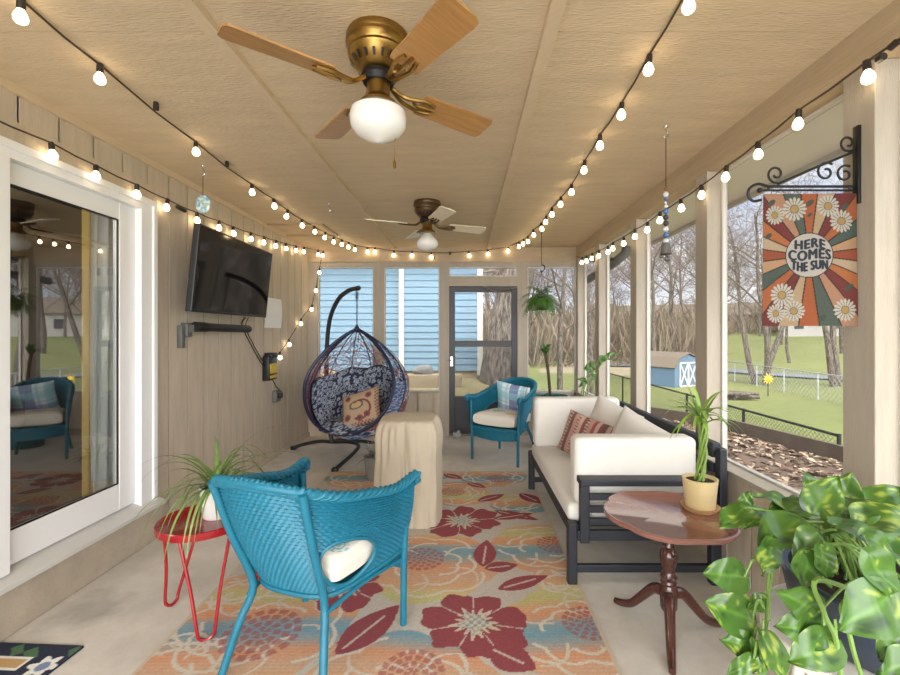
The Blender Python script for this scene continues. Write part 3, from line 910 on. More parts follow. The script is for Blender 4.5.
# ================================================================== CEILING FANS
def lathe_part(name, prof, m, parent, seg=32, c=(0, 0, 0)):
    return obj(name, MB().lathe(prof, seg, c), m, parent)
def ceiling_fan(loc, rot, label, wood, metal, r_out, tulip):
    t = thing('ceiling_fan', label, 'ceiling fan', loc, rot)
    lathe_part('motor_housing', [(r_ * .84, z_ * .84) for r_, z_ in ((.02, 0), (.135, 0), (.14, -.012), (.135, -.03), (.143, -.036), (.143, -.048), (.135, -.055), (.128, -.075), (.135, -.09), (.125, -.115), (.095, -.15), (.06, -.165), (.02, -.168))], metal, t)
    for k in range(20):
        vn = MB()
        a = 2 * PI * k / 20
        n = Vector((math.cos(a), math.sin(a), 0)); s = Vector((-math.sin(a), math.cos(a), 0))
        c0 = n * .1025 + Vector((0, 0, -.102)); c1 = n * .0865 + Vector((0, 0, -.123))
        vn.add([c0 - s * .005 + n * .003, c0 + s * .005 + n * .003, c1 + s * .004 + n * .003, c1 - s * .004 + n * .003], [(0, 1, 2, 3)])
        obj('vent_slot', vn, m_black, t, smooth=False)
    lathe_part('hub', [(.02, -.138), (.06, -.141), (.066, -.16), (.055, -.178), (.02, -.18)], m_black, t)
    lathe_part('neck', [(.02, -.176), (.043, -.176), (.042, -.222), (.05, -.236), (.068, -.25), (.07, -.266), (.03, -.268)], metal if not tulip else m_brass, t)
    if tulip:
        gp = [(.03, -.262), (.05, -.285), (.062, -.30), (.085, -.325), (.095, -.35), (.09, -.375), (.06, -.40), (.02, -.41), (0, -.412)]
    else:
        gp = [(.03, -.262), (.078, -.266), (.102, -.285), (.107, -.312), (.101, -.342), (.078, -.368), (.047, -.382), (.02, -.394), (0, -.398)]
    lathe_part('globe', gp, m_globe, t, 36)
    ch = MB().tube([(.055, -.02, -.265), (.06, -.025, -.33), (.058, -.02, -.455)], .0018, 5)
    ch.lathe([(0, -.49), (.006, -.485), (.006, -.465), (.002, -.455)], 8, (.058, -.02, 0))
    obj('pull_chain', ch, m_brass, t)
    for k in range(4):
        M = Matrix.Rotation(k * PI / 2, 4, 'Z')
        pit = Matrix.Rotation(R(-13), 4, 'X')
        n0 = .185
        w0, w1 = .052, .066
        out = [(n0, -w0), (n0 + .02, -w0 - .004)] + [(n0 + (r_out - n0) * q, -(w0 + (w1 - w0) * q)) for q in (.3, .6, .9)] + [(r_out - .012, -w1 + .004), (r_out, -w1 + .022), (r_out, w1 - .022), (r_out - .012, w1 - .004)] + \
              [(n0 + (r_out - n0) * q, (w0 + (w1 - w0) * q)) for q in (.9, .6, .3)] + [(n0 + .02, w0 + .004), (n0, w0)]
        b_ = MB().prism(out, -.004, .003)
        b_.xf(M @ Matrix.Translation((0, 0, -.195)) @ pit)
        bl = obj('blade', b_, wood, t, smooth=False)
        ir_ = MB()
        ir_.tube(cr([(.05, 0, -.165), (.10, .012, -.20), (.14, .02, -.205), (.19, .03, -.203), (.24, .022, -.203)], 4), .008, 6)
        ir_.tube(cr([(.05, 0, -.165), (.10, -.012, -.20), (.14, -.02, -.205), (.19, -.03, -.203), (.24, -.022, -.203)], 4), .008, 6)
        ir_.tube(cr([(.14, -.02, -.205), (.16, 0, -.207), (.20, 0, -.206), (.25, 0, -.203)], 4), .007, 6)
        ir_.xf(M @ Matrix.Translation((0, 0, -.195)) @ pit @ Matrix.Translation((0, 0, .195)))
        obj('blade_bracket', ir_, metal if not tulip else m_bronze, bl)
    return t
ceiling_fan((-.327, 1.66, ZC), R(38), 'large brass ceiling fan with oak blades near the camera', m_oak, m_brass, .53, False)
ceiling_fan((-.32, 3.74, ZC), R(22), 'smaller looking dark bronze ceiling fan with pale blades farther back', m_oakpale, m_bronze, .53, True)

# ================================================================== STRING LIGHTS
sock_me = MB().lathe([(.004, .038), (.011, .036), (.0125, .02), (.0125, 0), (.009, -.002)], 10).mesh('bulb_socket', m_socket)
bulb_me = MB().lathe([(.009, 0), (.011, -.006), (.0165, -.015), (.020, -.027), (.0185, -.038), (.011, -.046), (0, -.049)], 14).mesh('bulb', m_bulb)
def string(label, bulbs, cable, empties=()):
    t = thing('string_lights', label, 'string lights', bulbs[0])
    org = Vector(bulbs[0])
    c = MB()
    pts = []
    for i, p in enumerate(cable):
        p = Vector(p)
        if i:
            q = Vector(cable[i - 1]); mid = (p + q) / 2; mid.z -= min(.012, .02 * (p - q).length); pts.append(mid)
        pts.append(p)
    c.tube(pts, .0042, 6)
    obj('cable', c, m_cable, t, world=True)
    for p in bulbs:
        s = obj('bulb_socket', sock_me, None, t, loc=Vector(p) + Vector((0, 0, .03)) - org)
        s.rotation_euler = (rnd.uniform(-.15, .15), rnd.uniform(-.15, .15), 0)
        obj('bulb', bulb_me, None, s)
    for p in empties:
        obj('bulb_socket', sock_me, None, t, loc=Vector(p) + Vector((0, 0, .03)) - org)
    return t
def onz(px, py, Z):
    Y = (Z - CH) * F / (334 - py); return Vector(((px - 465) * Y / F, Y, Z))
ZB = 2.37
A = [onz(x, y, ZB) for x, y in ((21, 18), (100, 80), (196, 153), (252, 193), (274, 206.7), (287, 217), (302, 226), (314.5, 232.3), (325, 238), (333.7, 242.3), (341.7, 245), (348.6, 247.5), (355, 250))]
A += [P(x, y, 5.655) for x, y in ((367.4, 252.2), (375, 252.4), (393.8, 255.6), (412, 256), (431.4, 257.5), (469, 256), (488, 254.6), (508, 251.4))]
A += [onz(x, y, ZB) for x, y in ((519, 247), (523.5, 244.5), (528, 242), (533.6, 235.5), (541.7, 229.4), (546, 222.6), (552, 215), (560.8, 205), (571.6, 193), (584.4, 170.8), (600, 146.4), (621.6, 116), (649, 71), (689, 7))]
emA = [onz(156, 116, ZB), onz(227, 171.5, ZB), P(450, 257, 5.655)]
up = Vector((0, 0, .062))
cabA = [Vector((-1.44, .7, ZC - .012))] + [p + up for p in A] + [Vector((.70, .7, ZC - .012))]
string('long string of glowing bulbs running down the ceiling and across the back header', A, cabA, emA)
xB = XL + .045
def onx(px, py, X):
    Y = X * F / (px - 465); return Vector((X, Y, CH - (py - 334) * Y / F))
B = [onx(x, y, xB) for x, y in ((-40, 118), (52, 156), (96, 177), (137, 195), (167, 208.5), (197, 221), (219, 228.5), (233.4, 234), (251, 239.4), (264, 243), (276, 246.5), (286, 249), (296, 251), (304, 252.2))]
B += [P(x, y, 5.60) for x, y in ((318, 255), (323, 256))]
B += [Vector((-1.86, 5.62, 2.10)), Vector((-1.90, 5.62, 1.87)), Vector((-1.955, 5.62, 1.63))]
B += [onx(x, y, xB) for x, y in ((301, 324), (289, 345), (280, 358), (273.5, 365))]
cabB = [p + Vector((-.0, 0, .062)) for p in B] + [Vector((XL + .05, 4.56, 1.03))]
sb = string('string of glowing bulbs along the left wall dropping at the corner', B, cabB)
obj('plug', MB().tube([onx(177, 207, xB), onx(185, 211, xB)], .013, 8), m_socket, sb, world=True)
xC = XR - .04
Cc = [onx(x, y, xC) for x, y in ((867.4, 79), (798.4, 125), (758, 155.5), (726, 178), (701.5, 196), (681, 209), (660, 221), (647.4, 230.5), (635, 237), (623.7, 244), (613, 249), (608, 252.5), (599, 256.4), (592, 259), (586.5, 261.3), (582, 263))]
cabC = [onx(925, 40, xC) + up] + [p + up for p in Cc] + [Vector((xC, 5.55, 2.30))]
sc_ = string('string of glowing bulbs along the right header beam', Cc, cabC)
obj('plug', MB().tube([onx(884, 56, xC), onx(878, 60, xC)], .013, 8).tube([onx(897, 42, xC), onx(890, 48, xC)], .012, 8), m_socket, sc_, world=True)

# ================================================================== RUG
def rug():
    X0, X1, Y0, Y1 = -1.286, .605, 1.30, 4.21
    nx, ny = 316, 485
    xs = np.linspace(X0, X1, nx); ys = np.linspace(Y0, Y1, ny)
    X, Y = np.meshgrid(xs, ys)
    rs = np.random.RandomState(4)
    def wob(s, a, ph):
        return a * (np.sin(X * s + ph) + np.sin(Y * s * 1.13 + ph * 2.1) + np.sin((X + Y) * s * .7 + ph)) / 3
    L = lambda c: np.array(lin(c))
    bg = L((190, 180, 166))
    C = np.tile(bg, (ny, nx, 1))
    ph = ((Y + wob(5, .05, 1) - 1.94) / .68) % 1.0
    keys = [(0, (106, 154, 172)), (.10, (128, 158, 164)), (.17, (214, 148, 98)), (.27, (218, 156, 104)), (.38, (190, 188, 112)), (.46, (198, 186, 116)), (.55, (214, 160, 110)), (.66, (204, 160, 122)), (.80, (216, 146, 96)), (.90, (150, 156, 150)), (1.0, (106, 154, 172))]
    kx = [k for k, _ in keys]; kc = np.array([L(c) for _, c in keys])
    band = np.stack([np.interp(ph, kx, kc[:, i]) for i in range(3)], -1)
    stripe = 1 + .07 * np.sin(Y * 2 * PI / .018)
    band = band * stripe[..., None]
    blobs = [(-.22, 2.52, .40), (.50, 2.72, .33), (.52, 1.95, .36), (-.92, 1.98, .40), (-.25, 1.60, .37), (-.10, 3.62, .30), (-.85, 2.72, .30), (-.80, 3.42, .32), (.42, 3.40, .22), (-.95, 4.0, .3), (.25, 4.05, .30), (.4, 1.30, .3), (-1.0, 1.3, .3), (-.3, 4.1, .2), (-1.2, 1.72, .26), (-1.16, 2.24, .18), (.50, 2.34, .14)]
    done = np.zeros((ny, nx), bool)
    for i, (cx, cy, r) in enumerate(blobs):
        dx = X - cx; dy = (Y - cy) * 1.15
        th = np.arctan2(dy, dx); rr = np.hypot(dx, dy)
        edge = r * (1 + .07 * np.abs(np.sin(4.5 * th + i)) + .04 * np.sin(3 * th + 2 * i))
        ins = (rr < edge) & ~done
        C[ins] = band[ins]; done |= ins
        for fr_, a in ((.80, 1.1), (.60, 2.3), (.42, .4)):
            e2 = r * fr_ * (1 + .16 * np.abs(np.sin(3.5 * th + i * 1.7 + a)) + .05 * np.sin(2 * th + a * 3))
            ln = (np.abs(rr - e2) < .0095) & (np.sin(th * 2 + i + a * 4) > -.55) & (rr < edge)
            C[ln] = L((206, 194, 174))
        for a0 in (0, 1.3, 2.4, 3.9, 5.1):
            dth = (th - (a0 + i) - .9 * np.sin(rr * 7)) ; dth = (dth + PI) % (2 * PI) - PI
            ln = (np.abs(dth) * rr < .008) & (rr > .35 * r) & (rr < .92 * r)
            C[ln] = L((204, 190, 168))
    red = L((150, 54, 64)); red2 = L((168, 74, 74))
    for cx, cy, r in ((-.25, 2.57, .13), (.555, 2.74, .11), (.56, 2.0, .12), (-.893, 1.93, .17), (-.10, 3.66, .10), (-.205, 1.70, .13), (-.8, 3.45, .12), (.3, 4.0, .1)):
        dx = X - cx; dy = Y - cy; th = np.arctan2(dy, dx); rr = np.hypot(dx, dy)
        k = np.floor(rr / (r / 4)).clip(0, 5); fr_ = rr / (r / 4) - k
        n = np.array([5, 9, 13, 17, 20, 20])[k.astype(int)]
        pet = (np.abs(np.sin(th * n / 2 + k)) > .45) & (fr_ > .15) & (fr_ < .95) & (rr < r)
        C[pet] = red2 * .72 + C[pet] * .28
    for cx, cy, R_, i in ((-.028, 3.09, .26, 0), (.045, 2.0, .232, 1), (-.62, 2.28, .2, 2), (-1.05, 3.15, .2, 3), (-.5, 3.95, .2, 4)):
        dx = X - cx; dy = Y - cy; th = np.arctan2(dy, dx) + .35 * i + .3; rr = np.hypot(dx, dy)
        e = R_ * (.78 + .24 * np.abs(np.cos(3.5 * th)) ** .7 + .09 * np.sin(2 * th + i) + .035 * np.sin(11 * th + 2 * i) + .025 * np.sin(17 * th))
        inn = R_ * (.27 + .20 * np.abs(np.sin(7.5 * th)) ** 3 + .07 * np.sin(5 * th))
        m = rr < e
        C[m] = red
        gapm = m & (np.abs(np.sin(3.5 * th + PI / 2)) < .07 + .03 * np.sin(rr * 60)) & (rr > inn)
        C[gapm] = L((196, 180, 162))
        cm = rr < inn
        C[cm] = L((204, 186, 160))
        sp_ = (rr < inn * .75) & (np.sin(X * 170) * np.sin(Y * 150) > .0)
        C[sp_] = L((132, 158, 160))
    def leaf(x0, y0, x1, y1, w):
        d = np.array([x1 - x0, y1 - y0]); Ln = np.hypot(*d); d = d / Ln
        u = ((X - x0) * d[0] + (Y - y0) * d[1]) / Ln; v = -(X - x0) * d[1] + (Y - y0) * d[0]
        ww = 1.35 * w * np.sin(np.clip(u, 0, 1) * PI) ** .8 * (1 - .35 * u)
        m = (u > 0) & (u < 1) & (np.abs(v) < ww)
        C[m] = red
        vein = m & (np.abs(v) < .006) & (u > .1) & (u < .75)
        C[vein] = L((196, 176, 160))
    for a in ((-.53, 1.80, -.32, 2.13, .075), (.17, 2.26, .45, 2.39, .05), (.10, 2.48, .14, 2.80, .06), (.11, 2.46, .30, 2.5, .05), (.22, 3.27, .52, 3.10, .05), (.20, 3.12, .50, 3.22, .045), (.45, 3.62, .60, 3.40, .06), (.1, 3.45, .32, 3.6, .05),
              (-1.24, 2.52, -.98, 2.38, .07), (-1.1, 2.62, -.9, 2.5, .05), (-.45, 2.95, -.36, 3.2, .06), (.10, 1.84, .28, 1.72, .07), (-.2, 4.12, -.02, 3.98, .05), (-.65, 2.9, -.5, 3.1, .05), (-.62, 3.75, -.45, 3.6, .05), (.02, 3.88, .18, 3.75, .04)):
        leaf(*a)
    g_ = C.mean(-1, keepdims=True); C = (C * .80 + g_ * .20)
    C = C * (1 + .06 * rs.randn(ny, nx, 1))
    C[:, :3] = L((196, 182, 158)); C[:, -3:] = L((196, 182, 158)); C[-3:] = L((196, 182, 158))
    mb = MB()
    vs = [(float(x), float(y), .009) for y in ys for x in xs]
    fs = [(j * nx + i, j * nx + i + 1, (j + 1) * nx + i + 1, (j + 1) * nx + i) for j in range(ny - 1) for i in range(nx - 1)]
    mb.v = vs; mb.f = fs; mb.c = [tuple(c) for c in C.reshape(-1, 3).clip(0, 1)]
    mb.add([(X0, Y0, .0), (X1, Y0, .0), (X1, Y1, .0), (X0, Y1, .0), (X0, Y0, .009), (X1, Y0, .009), (X1, Y1, .009), (X0, Y1, .009)], [(0, 1, 5, 4), (1, 2, 6, 5), (2, 3, 7, 6), (3, 0, 4, 7), (3, 2, 1, 0)], tuple(bg))
    return mb
tag(obj('area_rug', rug(), m_rug, smooth=False), 'large floral rug with red blossoms and orange blue green bands on the floor', 'rug')

# door mat
def doormat():
    nx, ny = 110, 170
    w, l = .42, .72
    L = lambda c: lin(c)
    navy = L((30, 36, 58)); white = L((228, 226, 220)); green = L((74, 108, 72)); tan = L((196, 158, 104)); blue = L((120, 136, 168)); pink = L((200, 160, 160))
    def colf(u, v):
        x = u * w; y = v * l      # y along room, far end v=1
        c = navy
        for (cx, cy, r, k) in ((.365, .60, .062, 'f'), (.30, .47, .04, 'g'), (.25, .66, .035, 'g'), (.17, .68, .03, 'g'), (.40, .47, .035, 'b'), (.33, .385, .045, 'f'), (.40, .30, .04, 'g'), (.36, .18, .06, 'f'), (.42, .68, .03, 'g'), (.21, .50, .03, 'p'), (.02, .66, .05, 'f')):
            dx = x - cx; dy = y - cy; r_ = math.hypot(dx, dy); th = math.atan2(dy, dx)
            if k == 'f' and r_ < r * (.8 + .2 * math.cos(6 * th)):
                c = white if r_ > r * .4 else blue
            elif k == 'g' and abs(dx + dy) < r * .9 and abs(dx - dy) < r * 1.6: c = green
            elif k == 'b' and r_ < r: c = blue
            elif k == 'p' and r_ < r: c = pink
        for (x0, x1, y0, y1) in ((.04, .27, .585, .635), (.13, .18, .42, .60), (.04, .27, .385, .435), (.04, .27, .03, .08), (.04, .09, .03, .3), (.22, .27, .03, .3)):
            if x0 - .01 < x < x1 + .01 and y0 - .01 < y < y1 + .01: c = white
        for (x0, x1, y0, y1) in ((.04, .27, .585, .635), (.13, .18, .42, .60), (.04, .27, .385, .435), (.04, .27, .03, .08), (.04, .09, .03, .3), (.22, .27, .03, .3)):
            if x0 < x < x1 and y0 < y < y1: c = tan
        return c
    m = MB().grid(lambda u, v: (u * w, v * l, .009), nx, ny, colf)
    m.add([(0, 0, 0), (w, 0, 0), (w, l, 0), (0, l, 0), (0, 0, .009), (w, 0, .009), (w, l, .009), (0, l, .009)], [(0, 1, 5, 4), (1, 2, 6, 5), (2, 3, 7, 6), (3, 0, 4, 7), (3, 2, 1, 0)], navy)
    return m
o = tag(obj('door_mat', doormat(), m_rug, loc=(-1.97, 1.18, 0), smooth=False), 'navy floral mat with tan block lettering by the sliding door', 'door mat')
o.location = (-2.062, 1.155, 0); o.rotation_euler = (0, 0, R(-3))

# ================================================================== WICKER CHAIRS
TOP = [(0, -.41, .81), (.10, -.40, .803), (.185, -.35, .78), (.245, -.23, .735), (.272, -.05, .69), (.288, .12, .655), (.305, .262, .672)]
BOT = [(0, -.20, .33), (.08, -.195, .33), (.15, -.17, .33), (.19, -.10, .33), (.225, .02, .335), (.25, .13, .34), (.265, .22, .345)]
def mir(p, s): return Vector((p[0] * s, p[1], p[2]))
def shell(s, t):
    a = abs(s); sg = 1 if s >= 0 else -1
    b_ = cr_eval(BOT, a); c = cr_eval(TOP, a)
    p = b_.lerp(c, t)
    bul = .018 * math.sin(PI * t)
    n = Vector((b_.x + .001, b_.y - .05, 0)); n.normalize()
    p = p + n * bul
    return mir(p, sg)
HC, HS, TC_, TS = .505, .17, .30, .255
def wicker():
    t = thing('wicker_chair', '', 'armchair', (0, 0, 0))
    nu, nv = 300, 128
    P0 = [[shell(-1 + 2 * i / nu, j / nv) for i in range(nu + 1)] for j in range(nv + 1)]
    vs = []
    for j in range(nv + 1):
        for i in range(nu + 1):
            a = P0[j][min(nu, i + 1)] - P0[j][max(0, i - 1)]; b_ = P0[min(nv, j + 1)][i] - P0[max(0, j - 1)][i]
            n = a.cross(b_); n.normalize()
            dsp = .0030 * math.sin(PI * j / 2) + .0014 * math.sin(PI * i / 3) * (1 if (j // 4) % 2 else -1)
            vs.append(P0[j][i] + n * dsp)
    fs = []
    for j in range(nv):
        for i in range(nu):
            s = abs(-1 + 2 * (i + .5) / nu); tt = (j + .5) / nv
            if ((s - HC) / HS) ** 2 + ((tt - TC_) / TS) ** 2 < 1: continue
            fs.append((j * (nu + 1) + i, j * (nu + 1) + i + 1, (j + 1) * (nu + 1) + i + 1, (j + 1) * (nu + 1) + i))
    obj('woven_shell', MB().add(vs, fs), m_teal, t)
    # rolled braided rim
    rim = MB()
    path = [shell(-1 + 2 * i / 120, 1.0) for i in range(121)]
    ends = []
    for sgn, e in ((-1, path[0]), (1, path[-1])):
        ends.append([e + Vector((sgn * .004, .016, -.006)), e + Vector((sgn * .004, .020, -.026)), e + Vector((-sgn * .002, .004, -.040))])
    full = ends[0][::-1] + path + ends[1]
    full = cr(full, 2)
    rim.tube(full, [.016] * len(full), 10)
    for k in range(3):     # braid strands over the rim
        st_ = []
        for i, p in enumerate(full):
            a = i * .50 + k * 2 * PI / 3
            st_.append(p + Vector((math.cos(a) * .013, math.cos(a) * .004, math.sin(a) * .013)))
        rim.tube(st_, .0098, 6)
    obj('rim', rim, m_teal, t)
    for sg in (-1, 1):
        hr = MB()
        hr.tube([shell(sg * (HC + HS * math.cos(a)), TC_ + TS * math.sin(a)) for a in [2 * PI * k / 40 for k in range(40)]], .0085, 7, closed=True)
        obj('opening_edge', hr, m_teal, t)
    for sg in (-1, 1):
        obj('leg', MB().tube([(sg * .268, .225, 0), (sg * .27, .225, .3), (sg * .285, .225, .63)], [.0145, .0155, .0155], 10), m_teal, t)
        obj('leg', MB().tube(cr([(sg * .23, -.305, 0), (sg * .195, -.245, .2), (sg * .165, -.205, .335), (sg * .183, -.285, .55), (sg * .198, -.362, .78)], 4), .0155, 10), m_teal, t)
    # seat, frame, apron
    ring = [mir(cr_eval(BOT, abs(-1 + 2 * i / 40)), 1 if -1 + 2 * i / 40 >= 0 else -1) for i in range(41)]
    front = [Vector((.265 - .53 * k / 12, .225 + .03 * math.sin(PI * k / 12), .345)) for k in range(1, 12)]
    lp = ring + front
    st = MB(); c = Vector((0, .02, .35)); n = len(lp)
    st.add([c] + [p + Vector((0, 0, .006)) for p in lp] + [p - Vector((0, 0, .012)) for p in lp] + [c - Vector((0, 0, .015))],
           [(0, 1 + i, 1 + (i + 1) % n) for i in range(n)] + [(1 + i, n + 1 + i, n + 1 + (i + 1) % n, 1 + (i + 1) % n) for i in range(n)] + [(2 * n + 1, n + 1 + (i + 1) % n, n + 1 + i) for i in range(n)])
    obj('seat', st, m_teal, t)
    obj('seat_frame', MB().tube(lp, .012, 8, closed=True), m_teal, t)
    ap = MB()
    na, nb = 90, 24
    ap.grid(lambda u, v: ((-.262 + .524 * u), .228 + .032 * math.sin(PI * u) + .002 * math.cos(PI * v * nb / 1.0) * (1 if int(u * na / 3) % 2 else -1), .255 + .11 * v - .02 * math.sin(PI * u) * (1 - v)), na, nb)
    ap.grid(lambda u, v: ((-.262 + .524 * u), .222 + .032 * math.sin(PI * u), .255 + .11 * v - .02 * math.sin(PI * u) * (1 - v)), na, 4)
    obj('apron', ap, m_teal, t)
    for sg in (-1, 1):
        obj('stretcher', MB().tube(cr([(sg * .180, -.215, .295), (sg * .222, 0, .315), (sg * .268, .225, .30)], 4), .009, 8), m_teal, t)
    return t
chair = wicker()
chair['label'] = 'teal wicker armchair in the foreground seen from behind'
chair.location = (-.605, 1.862, .009); chair.rotation_euler = (0, 0, -R(19.3)); chair['group'] = 'teal wicker armchairs'
dup(chair, (.424, 4.694, 0), R(146.7), 'teal wicker armchair facing us beside the screen door', 'teal wicker armchairs')

# pillows -------------------------------------------------------------
def pillow(w, h, th, colf=None, n=40, pinch=.07, sq=.5, flat=False):
    m = MB()
    def f(u, v, s):
        x = 2 * u - 1; y = 2 * v - 1
        k = (max(0, 1 - abs(x) ** 3.2) * max(0, 1 - abs(y) ** 3.2)) ** sq
        X = x * w / 2 * (1 - pinch * (1 - y * y)); Y = y * h / 2 * (1 - pinch * (1 - x * x))
        return (X, Y, s * th / 2 * k + .006 * s * mn.noise(Vector((X * 9, Y * 9, s))) * k)
    m.grid(lambda u, v: f(u, v, 1), n, n, colf)
    m2 = MB().grid(lambda u, v: f(1 - u, v, -1), n, n, (lambda u, v: colf(1 - u, v)) if colf else None)
    m.add(m2.v, m2.f, m2.c)
    return m
def place(mb, loc, rx=0, ry=0, rz=0):
    return mb.xf(Matrix.Rotation(rz, 4, 'Z') @ Matrix.Rotation(ry, 4, 'Y') @ Matrix.Rotation(rx, 4, 'X'))
def paisley(u, v):
    c = (226, 220, 208)
    for (cx, cy, r, cc) in ((.25, .3, .13, (86, 160, 178)), (.7, .25, .10, (196, 176, 150)), (.55, .62, .14, (120, 176, 184)), (.2, .75, .12, (206, 170, 150)), (.85, .7, .11, (86, 160, 178)), (.45, .12, .07, (206, 170, 150)), (.88, .15, .09, (120, 176, 184))):
        d = math.hypot(u - cx, v - cy)
        if d < r:
            q = d / r
            if q < .3 or .55 < q < .75 or q > .92: c = cc
    return lin(c)
def seat_cushion(chair_o, label):
    m = pillow(.49, .45, .15, paisley, 60, .01, .17)
    for i, v in enumerate(m.v):
        x, y, z = v
        k = .88 + .12 * (y + .22) / .44
        m.v[i] = (x * k, y, z + .075)
    o = obj('seat_cushion', m, m_attr)
    Mw = Matrix.Translation(chair_o.location) @ Matrix.Rotation(chair_o.rotation_euler.z, 4, 'Z') @ Matrix.Translation((0, .035, .362))
    o.location = Mw.translation; o.rotation_euler = (0, 0, chair_o.rotation_euler.z)
    return tag(o, label, 'cushion', 'chair seat cushions')
seat_cushion(chair, 'white paisley cushion on the foreground teal chair')
chair2 = [o for o in bpy.data.objects if o.name.startswith('wicker_chair') and o is not chair][0]
seat_cushion(chair2, 'white cushion on the teal chair beside the screen door')
def plaid(u, v):
    base = np.array(lin((214, 222, 224)))
    def band(t, lo, hi): return lo < t < hi
    c = base.copy()
    for lo, hi, col, a in ((.30, .55, (72, 92, 160), .75), (.60, .66, (120, 190, 205), .6), (.10, .22, (140, 200, 214), .7), (.78, .95, (120, 196, 214), .7), (.05, .08, (100, 90, 110), .5), (.70, .72, (90, 90, 110), .6)):
        if band(u, lo, hi): c = c * (1 - a) + np.array(lin(col)) * a
    for lo, hi, col, a in ((.60, .82, (140, 204, 214), .55), (.25, .42, (84, 104, 168), .55), (.48, .52, (130, 110, 120), .5), (.88, .93, (120, 190, 205), .5), (.08, .14, (120, 190, 205), .5)):
        if band(v, lo, hi): c = c * (1 - a) + np.array(lin(col)) * a
    return tuple(c)
m = pillow(.40, .40, .13, plaid, 50, .06)
m.xf(Matrix.Rotation(R(146.7), 4, 'Z') @ Matrix.Translation((-.05, -.105, .60)) @ Matrix.Rotation(R(-8), 4, 'Y') @ Matrix.Rotation(R(-108 + 180), 4, 'X'))
tag(obj('throw_pillow', m, m_attr, loc=(.424, 4.694, 0)), 'blue white plaid pillow leaning on the teal chair', 'pillow')

# ================================================================== RED HAIRPIN TABLE + SPIDER PLANT
rt = (-1.218, 2.06)
t = thing('side_table', 'small round red metal table with hairpin legs', 'side table', (rt[0], rt[1], 0))
obj('tabletop', MB().lathe([(0, .428), (.182, .428), (.193, .432), (.195, .445), (.195, .462), (.191, .466), (.187, .462), (.181, .4575), (0, .4575)], 48), m_red, t)
for a, fr_ in ((-58, .205), (160, .215), (66, .27)):
    d = Vector((math.cos(R(a)), math.sin(R(a)), 0)); s = Vector((-d.y, d.x, 0))
    tp = d * .135; ft = d * fr_
    obj('leg', MB().tube(cr([tp - s * .098 + Vector((0, 0, .43)), tp.lerp(ft, .5) - s * .058 + Vector((0, 0, .22)), ft - s * .034 + Vector((0, 0, .055)), ft - s * .026 + Vector((0, 0, .022)), ft + Vector((0, 0, .008)), ft + s * .026 + Vector((0, 0, .022)), ft + s * .034 + Vector((0, 0, .055)), tp.lerp(ft, .5) + s * .058 + Vector((0, 0, .22)), tp + s * .098 + Vector((0, 0, .43))], 4), .0075, 8), m_red, t)
def blade(mb, p0, d, L, w, droop, seg=9, fold=.25, twist=0):
    """arching strap leaf"""
    d = d.normalized(); side = d.cross(Vector((0, 0, 1)))
    if side.length < 1e-3: side = Vector((1, 0, 0))
    side.normalize()
    p = p0.copy(); vs = []; dd = d.copy()
    for i in range(seg + 1):
        f = i / seg
        ww = w * (math.sin(PI * (.18 + .82 * (1 - f) ** 1.0 * .6 + .0)) if f < 1 else 0) * (1 - f ** 3)
        u = side.cross(dd).normalized()
        vs += [p - side * ww + u * ww * fold, p.copy(), p + side * ww + u * ww * fold]
        p = p + dd * (L / seg)
        dd = (dd + Vector((0, 0, -droop / seg))).normalized()
    fs = []
    for i in range(seg):
        a = 3 * i
        fs += [(a, a + 1, a + 4, a + 3), (a + 1, a + 2, a + 5, a + 4)]
    mb.add(vs, fs)
sp = (-1.175, 2.085, .4575)
t = thing('spider_plant', 'spider plant in a white pot on the red table', 'potted plant', sp)
obj('pot', MB().lathe([(0, 0), (.055, 0), (.060, .006), (.074, .135), (.076, .145), (.070, .147), (.066, .13), (0, .125)], 32), m_ceramic, t)
obj('soil', MB().lathe([(0, .134), (.066, .131)], 24), m_soil, t)
lf = MB(); rs = random.Random(9)
for k in range(64):
    a = rs.uniform(0, 2 * PI); el = rs.uniform(.25, 1.32)
    d = Vector((math.cos(a) * math.cos(el), math.sin(a) * math.cos(el), math.sin(el)))
    blade(lf, Vector((rs.uniform(-.03, .03), rs.uniform(-.03, .03), .13)), d, rs.uniform(.28, .52), rs.uniform(.005, .0078), rs.uniform(2.0, 3.6), 12)
for a, L in ((.35, .52), (3.0, .5), (2.7, .46), (5.6, .45)):
    d = Vector((math.cos(a) * .6, math.sin(a) * .6, .8)); blade(lf, Vector((0, 0, .13)), d, L, .008, 1.9, 12)
obj('foliage', lf, mat('spider_leaf', (112, 138, 74), .45, var=.35, vscale=14), t)

# ================================================================== EGG CHAIR
AX = Vector((-1.135, 4.62, 0))
dF = Vector((math.cos(R(-104)), math.sin(R(-104)), 0)); lF = Vector((-dF.y, dF.x, 0))
ZT, ZM, ZBT = 1.37, .78, .235
def er(z):
    if z >= ZM:
        q = (z - ZM) / (ZT - ZM); return .53 * max(0, 1 - q ** 1.7) ** .82
    q = (ZM - z) / (ZM - ZBT); return .53 * max(0, 1 - q ** 2.4) ** .5
def fo(z): return .34 * (ZT - z) * .95
def pmax(z):
    r = er(z)
    if r < 1e-4: return PI
    return PI / 2 + math.asin(min(1, fo(z) / r))
def ept(phi, z, k=1.0):
    r = er(z) * k; c = -math.cos(phi)
    return AX + lF * (r * math.sin(phi)) + dF * (r * c * (1.16 if c < 0 else 1.0)) + Vector((0, 0, z))
t = thing('hanging_egg_chair', 'hanging egg chair of multicoloured wicker with navy hoop', 'egg chair', (AX.x, AX.y, ZBT))
egg = t
hoop = []
zz = [ZT - (ZT - ZBT) * (i / 60) for i in range(61)]
zlip = next(z for z in zz[5:] if fo(z) >= er(z))
